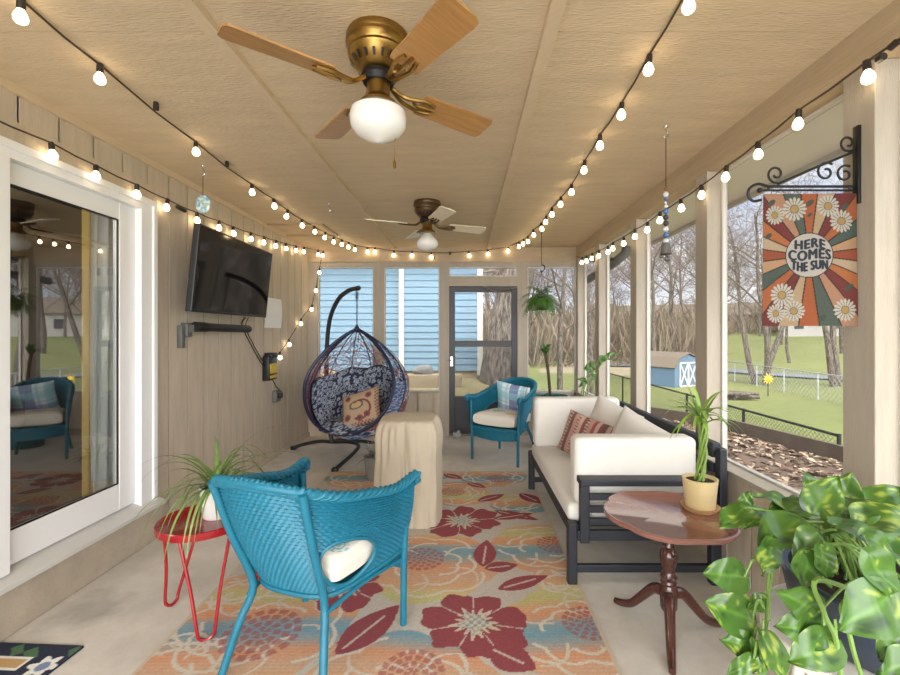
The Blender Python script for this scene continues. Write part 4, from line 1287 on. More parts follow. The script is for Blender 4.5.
zs_ = [ZT - (ZT - zlip) * (1 - math.cos(PI * i / 40)) / 2 for i in range(41)]
right = [ept(pmax(z), z) for z in zs_]; left = [ept(-pmax(z), z) for z in zs_]
obj('hoop', MB().tube(right[1:] + left[-2:0:-1], .0175, 8, closed=True), m_navymetal, t, world=True)
h2 = MB()
mid = [ept(pmax(z) * .80, z, 1.01) for z in zs_]; mid2 = [ept(-pmax(z) * .80, z, 1.01) for z in zs_]
h2.tube(mid, .011, 6); h2.tube(mid2, .011, 6)
obj('hoop', h2, m_navymetal, t, world=True)
rb_ = MB()
for f in (-.86, -.6, -.36, -.12, .12, .36, .6, .86):
    rb_.tube([ept(pmax(z) * f, z) for z in [ZT - (ZT - ZBT - .01) * (1 - math.cos(PI * i / 30)) / 2 for i in range(31)]], .0055, 5)
obj('ribs', rb_, m_navymetal, t, world=True)
wv = MB(); re_ = random.Random(31)
pal = [lin((70, 108, 168)), lin((196, 200, 204)), lin((150, 72, 58)), lin((50, 58, 96)), lin((120, 150, 190)), lin((176, 110, 90)), lin((226, 220, 210))]
def wcol(p, k):
    n = mn.noise(p * 3.1 + Vector((3, 1, 7))); n2 = mn.noise(p * 9 + Vector((1, 8, 2)))
    if n > .12: b_ = [2, 5, 2, 0]
    elif n < -.12: b_ = [0, 4, 3, 1]
    else: b_ = [6, 1, 3, 5]
    return pal[b_[(k + int(abs(n2) * 10)) % 4]]
def strand(zf, n, r, k):
    pts = []; cs = []
    for i in range(n + 1):
        f = -1 + 2 * i / n
        z = max(ZBT + .004, min(ZT - .03, zf(f)))
        p = ept(pmax(z) * f, z, 1.0 + re_.uniform(-.004, .012)); pts.append(p)
    start = len(wv.v)
    cols = []
    for p in pts: cols += [wcol(p, k)] * 4
    wv.tube(pts, r, 4, cap=False, col=cols)
for k in range(64):        # dense lower bowl
    z0 = ZBT + .012 + (.60) * k / 64; am = re_.uniform(.004, .012); ph_ = re_.uniform(0, 6)
    strand(lambda f: z0 + am * math.sin(f * 22 + ph_), 72, .0042, k)
for k in range(20):        # more open crown
    z0 = .82 + .46 * (k / 20) ** 1.0; am = re_.uniform(.015, .04); ph_ = re_.uniform(0, 6); fr_ = re_.uniform(10, 26)
    strand(lambda f: z0 + am * math.sin(f * fr_ + ph_), 80, .0026, k)
for k in range(34):        # diagonal strands
    z0 = re_.uniform(.4, 1.2); sl = re_.choice((-1, 1)) * re_.uniform(.15, .5); fr_ = re_.uniform(4, 9)
    strand(lambda f: z0 + sl * math.sin(f * fr_), 80, .0026, k)
wm_ = mat('woven_resin', (255, 255, 255), .5, attr='col')
obj('woven_basket', wv, wm_, t, world=True)
# finial + chain hang from the stand
ck = MB().ball((AX.x, AX.y, ZT + .0), .03, 10, 6, 1.2)
ck.tube([(AX.x, AX.y, ZT + .02), (AX.x, AX.y, ZT + .05)], .012, 8)
obj('crown_cap', ck, m_navymetal, t, world=True)
chn = MB()
for k in range(9):
    z0 = ZT + .05 + k * .03
    ax_ = (1, 0) if k % 2 else (0, 1)
    chn.tube([(AX.x + ax_[0] * .009 * math.cos(a), AX.y + ax_[1] * .009 * math.cos(a), z0 + .012 + .02 * math.sin(a)) for a in [2 * PI * i / 10 for i in range(10)]], .003, 5, closed=True)
chn.tube([(AX.x, AX.y, ZT + .31), (AX.x, AX.y, ZT + .42)], .005, 6)
for k in range(7):
    chn.tube([(AX.x + .016 * math.cos(a), AX.y + .016 * math.sin(a), ZT + .318 + k * .012) for a in [2 * PI * i / 10 for i in range(10)]], .003, 5, closed=True)
obj('chain', chn, m_stand, t, world=True)
# stand
t = thing('chair_stand', 'curved dark steel stand holding the egg chair', 'stand', (-1.53, 4.97, 0))
pole = cr([(-1.50, 4.97, .10), (-1.555, 4.99, .35), (-1.575, 5.0, .8), (-1.565, 4.99, 1.2), (-1.51, 4.93, 1.50), (-1.39, 4.83, 1.70), (-1.24, 4.70, 1.785), (-1.125, 4.612, 1.80)], 6)
obj('pole', MB().tube(pole, .024, 12), m_stand, t, world=True)
ec = MB().ball((-1.118, 4.607, 1.80), .028, 10, 6)
obj('pole_cap', ec, m_black, t, world=True)
for pts in ([(-1.50, 4.97, .10), (-1.65, 5.0, .10), (-1.85, 5.02, .06), (-1.955, 5.02, .022)],
            [(-1.50, 4.97, .10), (-1.30, 4.93, .11), (-1.17, 4.82, .10), (-1.17, 4.62, .07), (-1.243, 4.21, .022)],
            [(-1.50, 4.97, .10), (-1.2, 5.05, .09), (-.9, 5.0, .05), (-.80, 4.95, .022)],
            [(-1.50, 4.97, .10), (-1.5, 5.2, .07), (-1.48, 5.4, .022)]):
    lg = obj('leg', MB().tube(cr(pts, 6), .020, 10), m_stand, t, world=True)
    e = Vector(pts[-1])
    obj('rubber_foot', MB().rbox(e.x - .028, e.x + .028, e.y - .028, e.y + .028, 0, .042, .008, 2), m_black, lg, world=True)

# egg cushion
def ringpat(x, y):
    """navy cloth printed with pale circles and scrolls"""
    c = (38, 44, 66)
    gx, gy = x / .075, y / .075
    for di in (-1, 0, 1):
        for dj in (-1, 0, 1):
            i = math.floor(gx) + di; j = math.floor(gy) + dj
            h = (math.sin(i * 127.1 + j * 311.7) * 43758.5453) % 1; h2_ = (math.sin(i * 269.5 + j * 183.3) * 43758.5453) % 1
            d = math.hypot(gx - i - .2 - .6 * h, gy - j - .2 - .6 * h2_); r = .28 + .3 * h2_
            if abs(d - r) < .05 or abs(d - r * .5) < .045: c = (166, 174, 188)
            elif r * .5 < d < r and h > .6: c = (92, 104, 132)
    return lin(c)
cu = MB()
def eggcush(u, v, ins):
    f = (-1 + 2 * u)
    z = ZBT + .05 + v * .72
    top = .80 - .16 * abs(f) ** 2.2 + .018 * math.cos(f * 14)
    z = ZBT + .045 + v * (top - ZBT + .10)
    bump_ = .5 + .5 * math.cos(f * 11) * math.cos(v * 13)
    thick = .035 + (.085 + .03 * bump_) * (math.sin(PI * min(1, max(0, v)) ** .8) ** .6) * (1 - abs(f) ** 6) if ins else .012
    r = max(.02, er(z) - thick)
    return ept(pmax(z) * f * .86, z, r / max(er(z), 1e-3))
pat = lambda u, v: ringpat((-1 + 2 * u) * .95, v * .75)
cu.grid(lambda u, v: eggcush(u, v, True), 150, 80, pat)
c2 = MB().grid(lambda u, v: eggcush(u, v, False), 60, 30, lambda u, v: lin((38, 44, 66)))
cu.add(c2.v, c2.f, c2.c)
# seat part of the cushion
ns = 110
def seatc(u, v):
    a = u * 2 * PI; r = v
    z = .40
    rad = (er(.42) - .03) * r
    p = AX + lF * (rad * math.sin(a)) + dF * (rad * -math.cos(a) * (1.12 if math.cos(a) > 0 else .95)) + Vector((0, 0, .415 + .03 * math.cos(r * 9) * (1 - r) + .03 * (1 - r * r) - .07 * r ** 5))
    return p
cu.grid(seatc, ns, 40, lambda u, v: ringpat(v * .42 * math.cos(u * 2 * PI) + 3, v * .42 * math.sin(u * 2 * PI) + 2), closed_u=False)
tag(obj('egg_cushion', cu, m_attr, loc=(AX.x, AX.y, ZBT), world=True), 'navy tufted cushion with pale rings inside the egg chair', 'cushion')
def birdpat(u, v):
    x = u - .5; y = v - .5
    c = (176, 154, 130)
    if abs(x) > .42 or abs(y) > .42: c = (136, 82, 70) if (int(u * 22) + int(v * 22)) % 2 else (176, 154, 130)
    d = math.hypot(x * 1.0 + .05, (y - .05) * 1.5)
    if d < .20: c = (90, 84, 78)
    if d < .15: c = (188, 160, 120)
    if abs(math.hypot(x - .05, y + .1) - .27) < .025 and x > -.1: c = (120, 60, 54)
    for (cx, cy) in ((.28, .26), (-.3, -.25), (.22, -.28), (-.28, .3), (.02, -.34)):
        dd = math.hypot(x - cx, y - cy)
        if dd < .085: c = (140, 76, 66) if dd > .04 else (70, 74, 84)
    return lin(c)
m = pillow(.42, .40, .14, birdpat, 60, .06)
m.xf(Matrix.Translation((-1.135 + .085, 4.45, .565)) @ Matrix.Rotation(R(-8), 4, 'Z') @ Matrix.Rotation(R(-18), 4, 'Y') @ Matrix.Rotation(R(56), 4, 'X'))
tag(obj('throw_pillow', m, m_attr, loc=(-1.07, 4.45, .575), world=True), 'beige and red patterned pillow inside the egg chair', 'pillow')

# ================================================================== COVERED ITEM + GREY PLANTER
cv = MB()
def coverfn(u, v):
    a = 2 * PI * u
    c, s = math.cos(a), math.sin(a)
    n = 5.0
    k = (abs(c) ** n + abs(s) ** n) ** (-1 / n)
    z = .76 * min(1, v / .80)
    rad = 1.0
    if v > .62:
        q = (v - .62) / .38
        rad = 1 - .24 * min(1, q / .47) ** 1.6 - (max(0, (q - .47) / .53)) * .76
        z = .60 + .138 * math.sin(min(1, q / .47) * PI / 2) ** .9 + .022 * (max(0, (q - .47) / .53)) ** .7
    else:
        z = .60 * v / .62
    fold = (.016 * mn.noise(Vector((c * 4, s * 4, z * 2.2))) + .010 * mn.noise(Vector((c * 9, s * 9, z * 3.5 + 4)))) * (1 if v < .85 else max(0, (1 - v) / .15))
    gath = .009 * math.sin(a * 19 + 4 * math.sin(a * 3) + 5 * (v - .6)) * math.exp(-((v - .62) / .10) ** 2)
    ple = -.022 * math.exp(-(((a - 1.5 * PI + 0.02)) / .035) ** 2) * (1 - v) if v < .9 else 0
    wsc = 1.0 + .03 * (1 - min(1, v / .62))
    return ((.226 * k * rad * wsc + fold + gath + ple) * c, (.235 * k * rad * wsc + fold + gath + ple) * s, z)
cv.grid(coverfn, 220, 70, closed_u=True)
cv.v = [(x, y, z * .965) for x, y, z in cv.v]
tag(obj('covered_stool', cv, m_canvas, loc=(-.405, 3.2, .009)), 'upright item under a beige fabric cover on the rug', 'cover')
gp = (-.80, 3.99, .009)
t = thing('grey_planter', 'grey planter with dusty grey foliage behind the beige cover', 'potted plant', gp)
obj('pot', MB().lathe([(0, 0), (.085, 0), (.095, .02), (.115, .20), (.118, .21), (.105, .21), (.10, .19), (0, .18)], 28), m_greypot, t)
du = MB(); rd_ = random.Random(44)
for k in range(90):
    a = rd_.uniform(0, 6.28); el = rd_.uniform(.2, 1.5)
    blade(du, Vector((rd_.uniform(-.05, .05), rd_.uniform(-.05, .05), .18)), Vector((math.cos(a) * math.cos(el), math.sin(a) * math.cos(el), math.sin(el))), rd_.uniform(.10, .24), .013, 1.6, 6)
obj('foliage', du, mat('dusty_leaf', (150, 150, 138), .8, var=.2), t)
dsx = P(457, 436, 5.62)
tag(obj('door_stop', MB().rbox(-.05, .05, -.03, .03, 0, .07, .012, 3).ball((.02, -.02, .075), .025, 8, 6), m_greyrail, loc=(dsx.x, 5.60, 0)), 'small grey door stop at the foot of screen door', 'door stop')

# ================================================================== SOFA
SX, SY0, SY1 = .57, 2.30, 3.76
t = thing('outdoor_sofa', 'dark navy slatted wooden outdoor sofa along the right wall', 'sofa', (.95, 3.0, 0))
fr = MB()
XB = 1.30
ob = lambda n, mb: obj(n, mb, m_navywood, t, world=True, smooth=False)
ob('front_rail', MB().rbox(SX - .005, SX + .035, SY0 + .03, SY1 - .03, .235, .315, .005, 2))
ob('back_rail', MB().rbox(XB, XB + .035, SY0 + .03, SY1 - .03, .22, .30, .005, 2))
for k in range(9):
    y = SY0 + .12 + k * (SY1 - SY0 - .24) / 8
    ob('seat_slat', MB().rbox(SX + .035, XB, y - .03, y + .03, .275, .297, .003, 2))
for y0, y1 in ((SY0, SY0 + .05), (SY1 - .05, SY1)):
    ob('leg', MB().rbox(SX - .03, SX + .02, y0, y1, 0, .33, .008, 2))
    ob('leg', MB().rbox(XB - .01, XB + .045, y0, y1, 0, .33, .008, 2))
    ob('stretcher', MB().rbox(SX + .02, XB - .01, y0 + .012, y1 - .012, .065, .105, .004, 2))
    ob('arm_post', MB().rbox(SX + .035, SX + .085, y0 + .005, y1 - .005, .22, .53, .006, 2))
    ob('arm_post', MB().rbox(XB - .06, XB - .01, y0 + .005, y1 - .005, .22, .53, .006, 2))
    ob('arm_board', MB().rbox(SX + .03, XB + .02, y0 - .02, y1 + .02, .528, .562, .006, 2))
    for z in (.46, .395, .33):
        ob('arm_slat', MB().rbox(SX + .085, XB - .06, y0 + .014, y1 - .014, z - .018, z + .018, .004, 2))
    ob('arm_slat', MB().rbox(SX + .02, XB - .01, y0 + .012, y1 - .012, .232, .285, .004, 2))
for z in (.42, .50, .58, .66):
    ob('back_slat', MB().rbox(XB + .02, XB + .045, SY0 + .05, SY1 - .05, z, z + .05, .004, 2))
ob('back_rail', MB().rbox(XB + .005, XB + .05, SY0 + .02, SY1 + .02, .70, .745, .006, 2))
for y in (SY0 + .02, (SY0 + SY1) / 2, SY1 - .02):
    ob('back_post', MB().rbox(XB + .03, XB + .07, y - .025, y + .025, .25, .72, .006, 2))
def cush(label, x0, x1, y0, y1, z0, z1, r):
    c = Vector(((x0 + x1) / 2, (y0 + y1) / 2, z0))
    m = MB().rbox(x0, x1, y0, y1, z0, z1, r, 5)
    p = MB()
    o = obj('sofa_cushion', m, m_cream, loc=c, world=True)
    # piping seam round the two big faces
    return tag(o, label, 'cushion', 'cream sofa cushions')
cush('long cream seat cushion on the dark sofa', SX - .012, XB + .01, SY0 + .075, SY1 - .06, .30, .405, .03)
cush('cream bolster cushion upright at the near arm', SX + .025, XB - .04, SY0 + .075, SY0 + .215, .40, .758, .035)
cush('cream bolster cushion upright at the far arm', SX - .005, XB - .04, SY1 - .20, SY1 - .06, .40, .80, .035)
def wpill(label, loc, w, h, th, rx, ry, rz, mm, colf=None, name='throw_pillow', grp=None):
    m = pillow(w, h, th, colf, 44, .06)
    m.xf(Matrix.Rotation(rz, 4, 'Z') @ Matrix.Rotation(ry, 4, 'Y') @ Matrix.Rotation(rx, 4, 'X'))
    return tag(obj(name, m, mm, loc=loc), label, 'pillow', grp)
wpill('plump white pillow at the far end of the sofa back', (1.10, 3.30, .595), .47, .42, .18, R(78), R(13), R(-66), m_cream, grp='white sofa pillows')
wpill('white pillow nearest the camera against the sofa back', (1.13, 2.84, .575), .50, .40, .18, R(74), R(17), R(-64), m_cream, grp='white sofa pillows')
def kilim(u, v):
    k = int(u * 15)
    cols = [(170, 146, 130), (122, 66, 64), (92, 74, 70), (166, 124, 110), (136, 70, 66)]
    c = cols[k % 5]
    if k % 3 == 1 and int(v * 26 + u * 8) % 2: c = (172, 150, 134)
    return lin(c)
wpill('red and beige striped pillow on the sofa seat', (.89, 3.24, .55), .38, .32, .14, R(74), R(14), R(-42), m_attr, kilim)

# ================================================================== PEDESTAL TABLE + BAMBOO
pt = (.90, 1.945)
t = thing('pedestal_table', 'mahogany tilt top table with scalloped round top on three feet', 'side table', (pt[0], pt[1], 0))
TZ = .53
def scal(k, n, r):
    a = 2 * PI * k / n + .35
    q = abs(math.cos(a * 3.0))
    return r * (.93 + .075 * q ** .6), a
tp = MB(); n = 120
rings = [(0.0, TZ - .016, 0), (1.0, TZ - .018, 0), (1.02, TZ - .010, 0), (1.02, TZ, 0), (1.0, TZ + .004, 0), (.97, TZ + .003, 0), (.95, TZ - .001, 0), (0, TZ - .001, 0)]
vs = []; fs = []
for k_, z, _ in rings:
    for k in range(n):
        r, a = scal(k, n, .272 * k_); vs.append((r * math.cos(a), r * math.sin(a), z))
for i in range(len(rings) - 1):
    for k in range(n):
        a = i * n + k; b_ = i * n + (k + 1) % n; fs.append((a, b_, b_ + n, a + n))
tp.add(vs, fs)
obj('tabletop', tp, m_mahogtop, t)
obj('pedestal', MB().lathe([(0, .10), (.028, .10), (.036, .115), (.036, .20), (.030, .215), (.034, .225), (.030, .235), (.036, .25), (.028, .262), (.024, .28), (.034, .315), (.038, .34), (.034, .36), (.022, .375), (.026, .385), (.022, .395), (.024, .47), (.034, .495), (.05, .512), (.05, .514), (0, .514)], 28), m_mahog, t)
for a in (-112, 128, 8):
    d = Vector((math.cos(R(a)), math.sin(R(a)), 0))
    pts = [d * .02 + Vector((0, 0, .175)), d * .07 + Vector((0, 0, .165)), d * .125 + Vector((0, 0, .105)), d * .18 + Vector((0, 0, .045)), d * .235 + Vector((0, 0, .020)), d * .268 + Vector((0, 0, .016))]
    pc = cr(pts, 5)
    obj('leg', MB().tube(pc, [.026 - .013 * (i / len(pc)) for i in range(len(pc))], 10), m_mahog, t)
bpz = (1.06, 1.985, TZ - .001)
t = thing('lucky_bamboo', 'twisted lucky bamboo in a cream pot on the pedestal table', 'potted plant', bpz)
obj('pot', MB().lathe([(0, .008), (.055, .008), (.062, .016), (.073, .135), (.075, .142), (.069, .143), (.066, .13), (0, .122)], 32), m_beigepot, t)
obj('saucer', MB().lathe([(0, .0), (.066, .0), (.080, .018), (.081, .021), (.072, .016), (0, .008)], 32), m_saucer, t)
obj('soil', MB().lathe([(0, .133), (.067, .129)], 24), m_soil, t)
stm = MB()
for k in range(5):
    pts = []; rad = []
    for i in range(40):
        f = i / 39; a = 2 * PI * k / 5 + f * 5.5; r = .017 * (1 - .3 * f) + .004 * math.sin(f * 9 + k)
        pts.append((r * math.cos(a) + .012 * math.sin(f * 3) , r * math.sin(a), .125 + f * (.30 + .02 * (k % 3)))); rad.append(.0062 * (1 - .2 * f) + (.0012 if i % 8 == 0 else 0))
    stm.tube(pts, rad, 8)
obj('stalks', stm, mat('bamboo_stalk', (118, 148, 62), .35, var=.15), t)
lv = MB(); rl_ = random.Random(12)
for k in range(30):
    a = rl_.uniform(0, 6.28); el = rl_.uniform(.2, 1.4)
    blade(lv, Vector((.012 * math.cos(a) + .005, .012 * math.sin(a), .40 + rl_.uniform(-.03, .05))), Vector((math.cos(a) * math.cos(el), math.sin(a) * math.cos(el), math.sin(el))), rl_.uniform(.12, .20), .010, rl_.uniform(.6, 2.6), 8)
obj('foliage', lv, mat('bamboo_leaf', (128, 164, 62), .4, var=.25, vscale=15), t)

# ================================================================== POTHOS
pc0 = Vector((1.165, 1.23, 0))
STZ = .455
t = thing('plant_stand', 'round pale plant stand under the pothos', 'plant stand', (pc0.x, pc0.y, 0))
obj('tray', MB().lathe([(0, STZ - .03), (.27, STZ - .03), (.285, STZ - .022), (.285, STZ + .012), (.277, STZ + .014), (.27, STZ), (0, STZ)], 48), m_pale, t)
for a in (45, 135, 225, 315):
    d = Vector((math.cos(R(a)), math.sin(R(a)), 0))
    obj('leg', MB().tube([d * .17 + Vector((0, 0, STZ - .03)), d * .22], .016, 10), m_pale, t)
t = thing('pothos_plant', 'large trailing variegated pothos in a dark blue pot', 'potted plant', (pc0.x, pc0.y, STZ))
obj('pot', MB().lathe([(0, 0), (.165, 0), (.185, .012), (.215, .09), (.228, .15), (.232, .172), (.226, .180), (.212, .178), (.206, .16), (.19, .135), (0, .135)], 48), m_navypot, t)
obj('soil', MB().lathe([(0, .158), (.203, .150)], 30), m_soil, t)
LF = MB(); VN = MB(); rp_ = random.Random(17)
def heart(mb, base, tipdir, nrm, L, var, curl=.25, wide=.42):
    tipdir = tipdir.normalized(); nrm = (nrm - tipdir * nrm.dot(tipdir)).normalized(); s = tipdir.cross(nrm)
    nu, nv = 12, 14
    g = lin((54, 88, 32)); g2 = lin((76, 112, 40)); y = lin((140, 156, 64)); dk = lin((38, 68, 32))
    sd = rp_.uniform(0, 50)
    def fn(u, v):
        q = 2 * u - 1
        w = wide * L * (max(0, math.sin(PI * min(1, v) ** .72)) ** .75) * (1 - .35 * v) * 1.15
        back = -.13 * L * (abs(q) ** 1.3) * max(0, 1 - v * 3.2)
        x = q * w; yv = v * L + back
        z = -.45 * abs(x) ** 1.0 * -.35 - curl * L * (v ** 2) * .6 + .012 * math.sin(v * 9 + q * 2 + sd) * .5
        return base + s * x + tipdir * yv + nrm * z
    def cf(u, v):
        q = 2 * u - 1
        n = mn.noise(Vector((q * 2.6 + sd, v * 5, sd)))
        n2 = mn.noise(Vector((q * 7 + sd, v * 12, sd + 4)))
        c = [g[i] * (.5 - n * .5) + g2[i] * (.5 + n * .5) for i in range(3)]
        if n + n2 * .7 > .68 - .5 * var: c = list(y)
        if n < -.45: c = list(dk)
        if abs(q) < .05: c = [min(1, x * 1.3) for x in g2]
        return tuple(c)
    mb.grid(fn, nu, nv, cf)
def pl(px, py, Y, ang, L0, var=.2, tow=-.25, tilt=.55, curl=.25, wide=.42, stemto=None):
    """leaf centre seen at (px,py) at depth Y; ang: direction of its tip in degrees from +X towards +Z"""
    c = P(px, py, Y); L = L0 * .9
    if py < 540: tilt = min(.96, tilt + .30); L = L0 * 1.0
    td = Vector((math.cos(R(ang)), tow, math.sin(R(ang)))).normalized()
    nr = Vector((rp_.uniform(-.15, .15), -(1 - tilt) - .15, tilt)).normalized()
    base = c - td * L * .5
    heart(LF, base, td, nr, L, var, curl * .6, wide * .9)
    s = stemto if stemto is not None else pc0 + Vector((rp_.uniform(-.1, .1), rp_.uniform(-.1, .1), STZ + .16))
    mid = s.lerp(base, .6) + Vector((0, 0, .05))
    VN.tube(cr([s, mid, base], 6), [.0042 - .0001 * i for i in range(13)], 6)
vine = [pc0 + Vector((-.16, -.02, STZ + .17)), P(790, 545, 1.18), P(772, 572, 1.14), P(768, 610, 1.10), P(764, 645, 1.07), P(762, 690, 1.06)]
VN.tube(cr(vine, 8), .005, 6)
vine2 = [pc0 + Vector((-.05, -.17, STZ + .17)), P(822, 580, .98), P(824, 612, .96), P(836, 640, .95), P(842, 690, .94)]
VN.tube(cr(vine2, 8), .0055, 6)
vine3 = [pc0 + Vector((.0, -.18, STZ + .17)), P(850, 600, .95), P(851, 640, .94), P(866, 690, .93)]
VN.tube(cr(vine3, 8), .005, 6)
v1 = P(772, 580, 1.13)
pl(724, 575, 1.12, 172, .125, .35, -.1, .35, .15, .42, v1)
pl(729, 611, 1.10, 158, .150, .55, -.1, .25, .15, .42, P(769, 620, 1.10))
pl(737, 643, 1.08, 165, .095, .5, -.1, .3, .2, .42, P(765, 650, 1.07))
pl(757, 604, 1.11, 200, .065, .2, -.1, .4, .2, .42, v1)
pl(733, 517, 1.20, 205, .105, .5, -.2, .75, .3)
pl(757, 520, 1.18, 190, .10, .45, -.2, .6, .3)
pl(746, 500, 1.24, 70, .055, .2, 0, .3, .1)
pl(780, 532, 1.12, 195, .150, .05, -.35, .55, .3, .40)
pl(768, 558, 1.10, 250, .105, .7, -.2, .3, .2)
pl(775, 500, 1.25, 160, .12, .3, .1, .7, .25)
pl(788, 510, 1.22, 185, .135, .25, -.2, .7, .2, .40)
pl(826, 494, 1.20, 50, .13, .75, .1, .45, .2, .40)
pl(845, 492, 1.32, 65, .13, .6, .1, .35, .15)
pl(812, 486, 1.36, 110, .10, .1, .2, .3, .2)
pl(808, 505, 1.30, 150, .11, .2, .1, .6, .2)
pl(857, 506, 1.24, 15, .13, .15, -.2, .7, .2)
pl(884, 498, 1.30, 30, .14, .35, .1, .5, .2)
pl(890, 518, 1.12, 10, .14, .8, -.2, .5, .2, .45)
pl(898, 540, 1.10, -20, .13, .3, -.2, .6, .2, .45)
pl(862, 532, 1.06, -10, .11, .15, -.45, .75, .25, .45)
pl(835, 525, 1.15, 200, .10, .2, -.3, .8, .2)
pl(806, 545, 1.06, 215, .10, .1, -.3, .6, .25)
pl(806, 572, 1.02, 262, .10, .05, -.2, .2, .2)
pl(826, 563, 1.00, 275, .085, .1, -.2, .25, .2)
pl(799, 602, .98, 150, .12, -.2, -.1, .25, .2, .40)
pl(800, 628, .97, 175, .125, .1, -.1, .35, .15, .40, P(824, 625, .96))
pl(812, 652, .95, 200, .125, .15, -.1, .45, .15, .42, P(836, 645, .95))
pl(866, 613, .88, 205, .150, -.2, -.15, .45, .18, .44)
pl(886, 578, .90, 305, .120, .05, -.2, .35, .2, .40)
pl(884, 548, .98, 330, .10, .35, -.2, .6, .2)
pl(893, 645, .92, 230, .10, .2, -.1, .4, .2)
pl(898, 667, .90, 200, .10, .3, -.1, .4, .2)
pl(778, 660, 1.04, 300, .14, .45, -.1, .3, .3, .28, P(764, 650, 1.07))
pl(757, 655, 1.06, 100, .09, .3, 0, .3, .2, .28, P(764, 660, 1.07))
pl(740, 668, 1.05, 215, .09, .3, 0, .4, .2, .3, P(764, 668, 1.07))
for k in range(12):     # leaves round the far side of the crown
    a = rp_.uniform(.2, 2.9); r = rp_.uniform(.06, .25)
    b_ = pc0 + Vector((r * math.cos(a) * .8, r * math.sin(a) * .8, STZ + .20 + rp_.uniform(0, .10)))
    heart(LF, b_, Vector((math.cos(a), math.sin(a), rp_.uniform(-.2, .5))), Vector((rp_.uniform(-.2, .2), -.35, .8)), rp_.uniform(.09, .13), rp_.uniform(.1, .6))
    VN.tube(cr([pc0 + Vector((r * .3 * math.cos(a), r * .3 * math.sin(a), STZ + .15)), b_.lerp(pc0 + Vector((0, 0, STZ + .2)), .3), b_], 4), .0035, 5)
obj('vines', VN, m_stem, t, world=True)
obj('foliage', LF, m_leafattr, t, world=True)

# ================================================================== TV WALL
ty0, ty1 = 2.965, 4.085
t = thing('television', 'large flat black television tilted on the left wall', 'television', (-1.83, (ty0 + ty1) / 2, 1.47))
Mt = Matrix.Translation((-1.845, 0, 1.470)) @ Matrix.Rotation(R(5.8), 4, 'Y')
bd = MB().rbox(-.045, 0, ty0, ty1, 0, .60, .006, 2); bd.box(-.075, -.045, ty0 + .2, ty1 - .2, .08, .45); bd.xf(Mt)
obj('housing', bd, m_plastic, t, world=True, smooth=False)
scn = MB().box(0, .0015, ty0 + .012, ty1 - .012, .022, .588); scn.xf(Mt)
obj('screen', scn, m_tv, t, world=True, smooth=False)
mn_ = MB().box(-2.03, -2.01, 3.3, 3.75, 1.58, 1.95).beam((-2.02, 3.42, 1.75), (-1.88, 3.42, 1.72), .03, .06).beam((-2.02, 3.62, 1.75), (-1.88, 3.62, 1.72), .03, .06)
obj('wall_mount', mn_, m_plastic, t, world=True, smooth=False)
oc = MB().ball((0, 0, 0), 1, 20, 8)
t = thing('soundbar', 'slim black soundbar on a wall bracket under the television', 'speaker', (-1.97, 3.55, 1.36))
obj('speaker_bar', MB().tube([(-1.955, 3.20, 1.372), (-1.955, 3.97, 1.365)], .033, 14), m_plastic, t, world=True)
obj('end_cap', MB().tube([(-1.955, 3.19, 1.372), (-1.955, 3.32, 1.3705)], .037, 14), m_black, t, world=True)
obj('bracket', MB().rbox(XL, XL + .035, 3.10, 3.14, 1.22, 1.38, .004, 2).rbox(XL, XL + .05, 3.14, 3.20, 1.30, 1.40, .006, 2).beam((XL + .03, 3.15, 1.355), (XL + .075, 3.24, 1.37), .03, .05), m_greybox, t, world=True)
pg = MB().grid(lambda u, v: (XL + .014 + .012 * math.sin(v * 3), 4.42 + .40 * u, 1.385 + .31 * v), 8, 8)
pg.grid(lambda u, v: (XL + .012 + .012 * math.sin(v * 3), 4.42 + .40 * u, 1.385 + .31 * v), 8, 8)
tag(obj('paper_sheet', pg, m_paper), 'white paper sheet pinned to the wall beside the television', 'paper')
t = thing('wall_timer', 'black and yellow power timer box on the left wall', 'timer', (XL, 4.5, .86))
obj('case', MB().rbox(XL, XL + .07, 4.40, 4.60, .85, 1.10, .012, 3), m_plastic, t, world=True)
obj('face_plate', MB().rbox(XL + .068, XL + .076, 4.42, 4.58, .92, 1.02, .003, 2).rbox(XL + .068, XL + .076, 4.42, 4.58, .87, .90, .003, 2), m_yellow, t, world=True)
obj('cap', MB().rbox(XL, XL + .09, 4.44, 4.56, 1.08, 1.13, .01, 2), m_black, t, world=True)
t = thing('power_outlet', 'grey outdoor outlet box low on the left wall', 'outlet', (XL, 4.68, .61))
obj('box', MB().rbox(XL, XL + .05, 4.62, 4.74, .60, .72, .008, 2), m_greybox, t, world=True)
obj('plug', MB().rbox(XL + .05, XL + .085, 4.65, 4.71, .64, .69, .006, 2), m_plastic, t, world=True)
cd = MB()
cd.tube(cr([(XL + .06, 3.95, 1.47), (XL + .012, 3.98, 1.40), (XL + .010, 4.15, 1.22), (XL + .012, 4.35, 1.04), (XL + .03, 4.41, 1.0)], 6), .005, 6)
cd.tube(cr([(XL + .06, 4.00, 1.47), (XL + .012, 4.05, 1.38), (XL + .010, 4.22, 1.20), (XL + .012, 4.38, 1.06), (XL + .03, 4.42, 1.03)], 6), .004, 6)
obj('power_cord', cd, m_plastic, bpy.data.objects['television'], world=True)
cd = MB().tube(cr([(XL + .05, 4.52, .852), (XL + .06, 4.56, .80), (XL + .03, 4.66, .76), (XL + .05, 4.76, .69), (XL + .07, 4.70, .67)], 6), .005, 6)
obj('power_cord', cd, m_plastic, bpy.data.objects['wall_timer'], world=True)

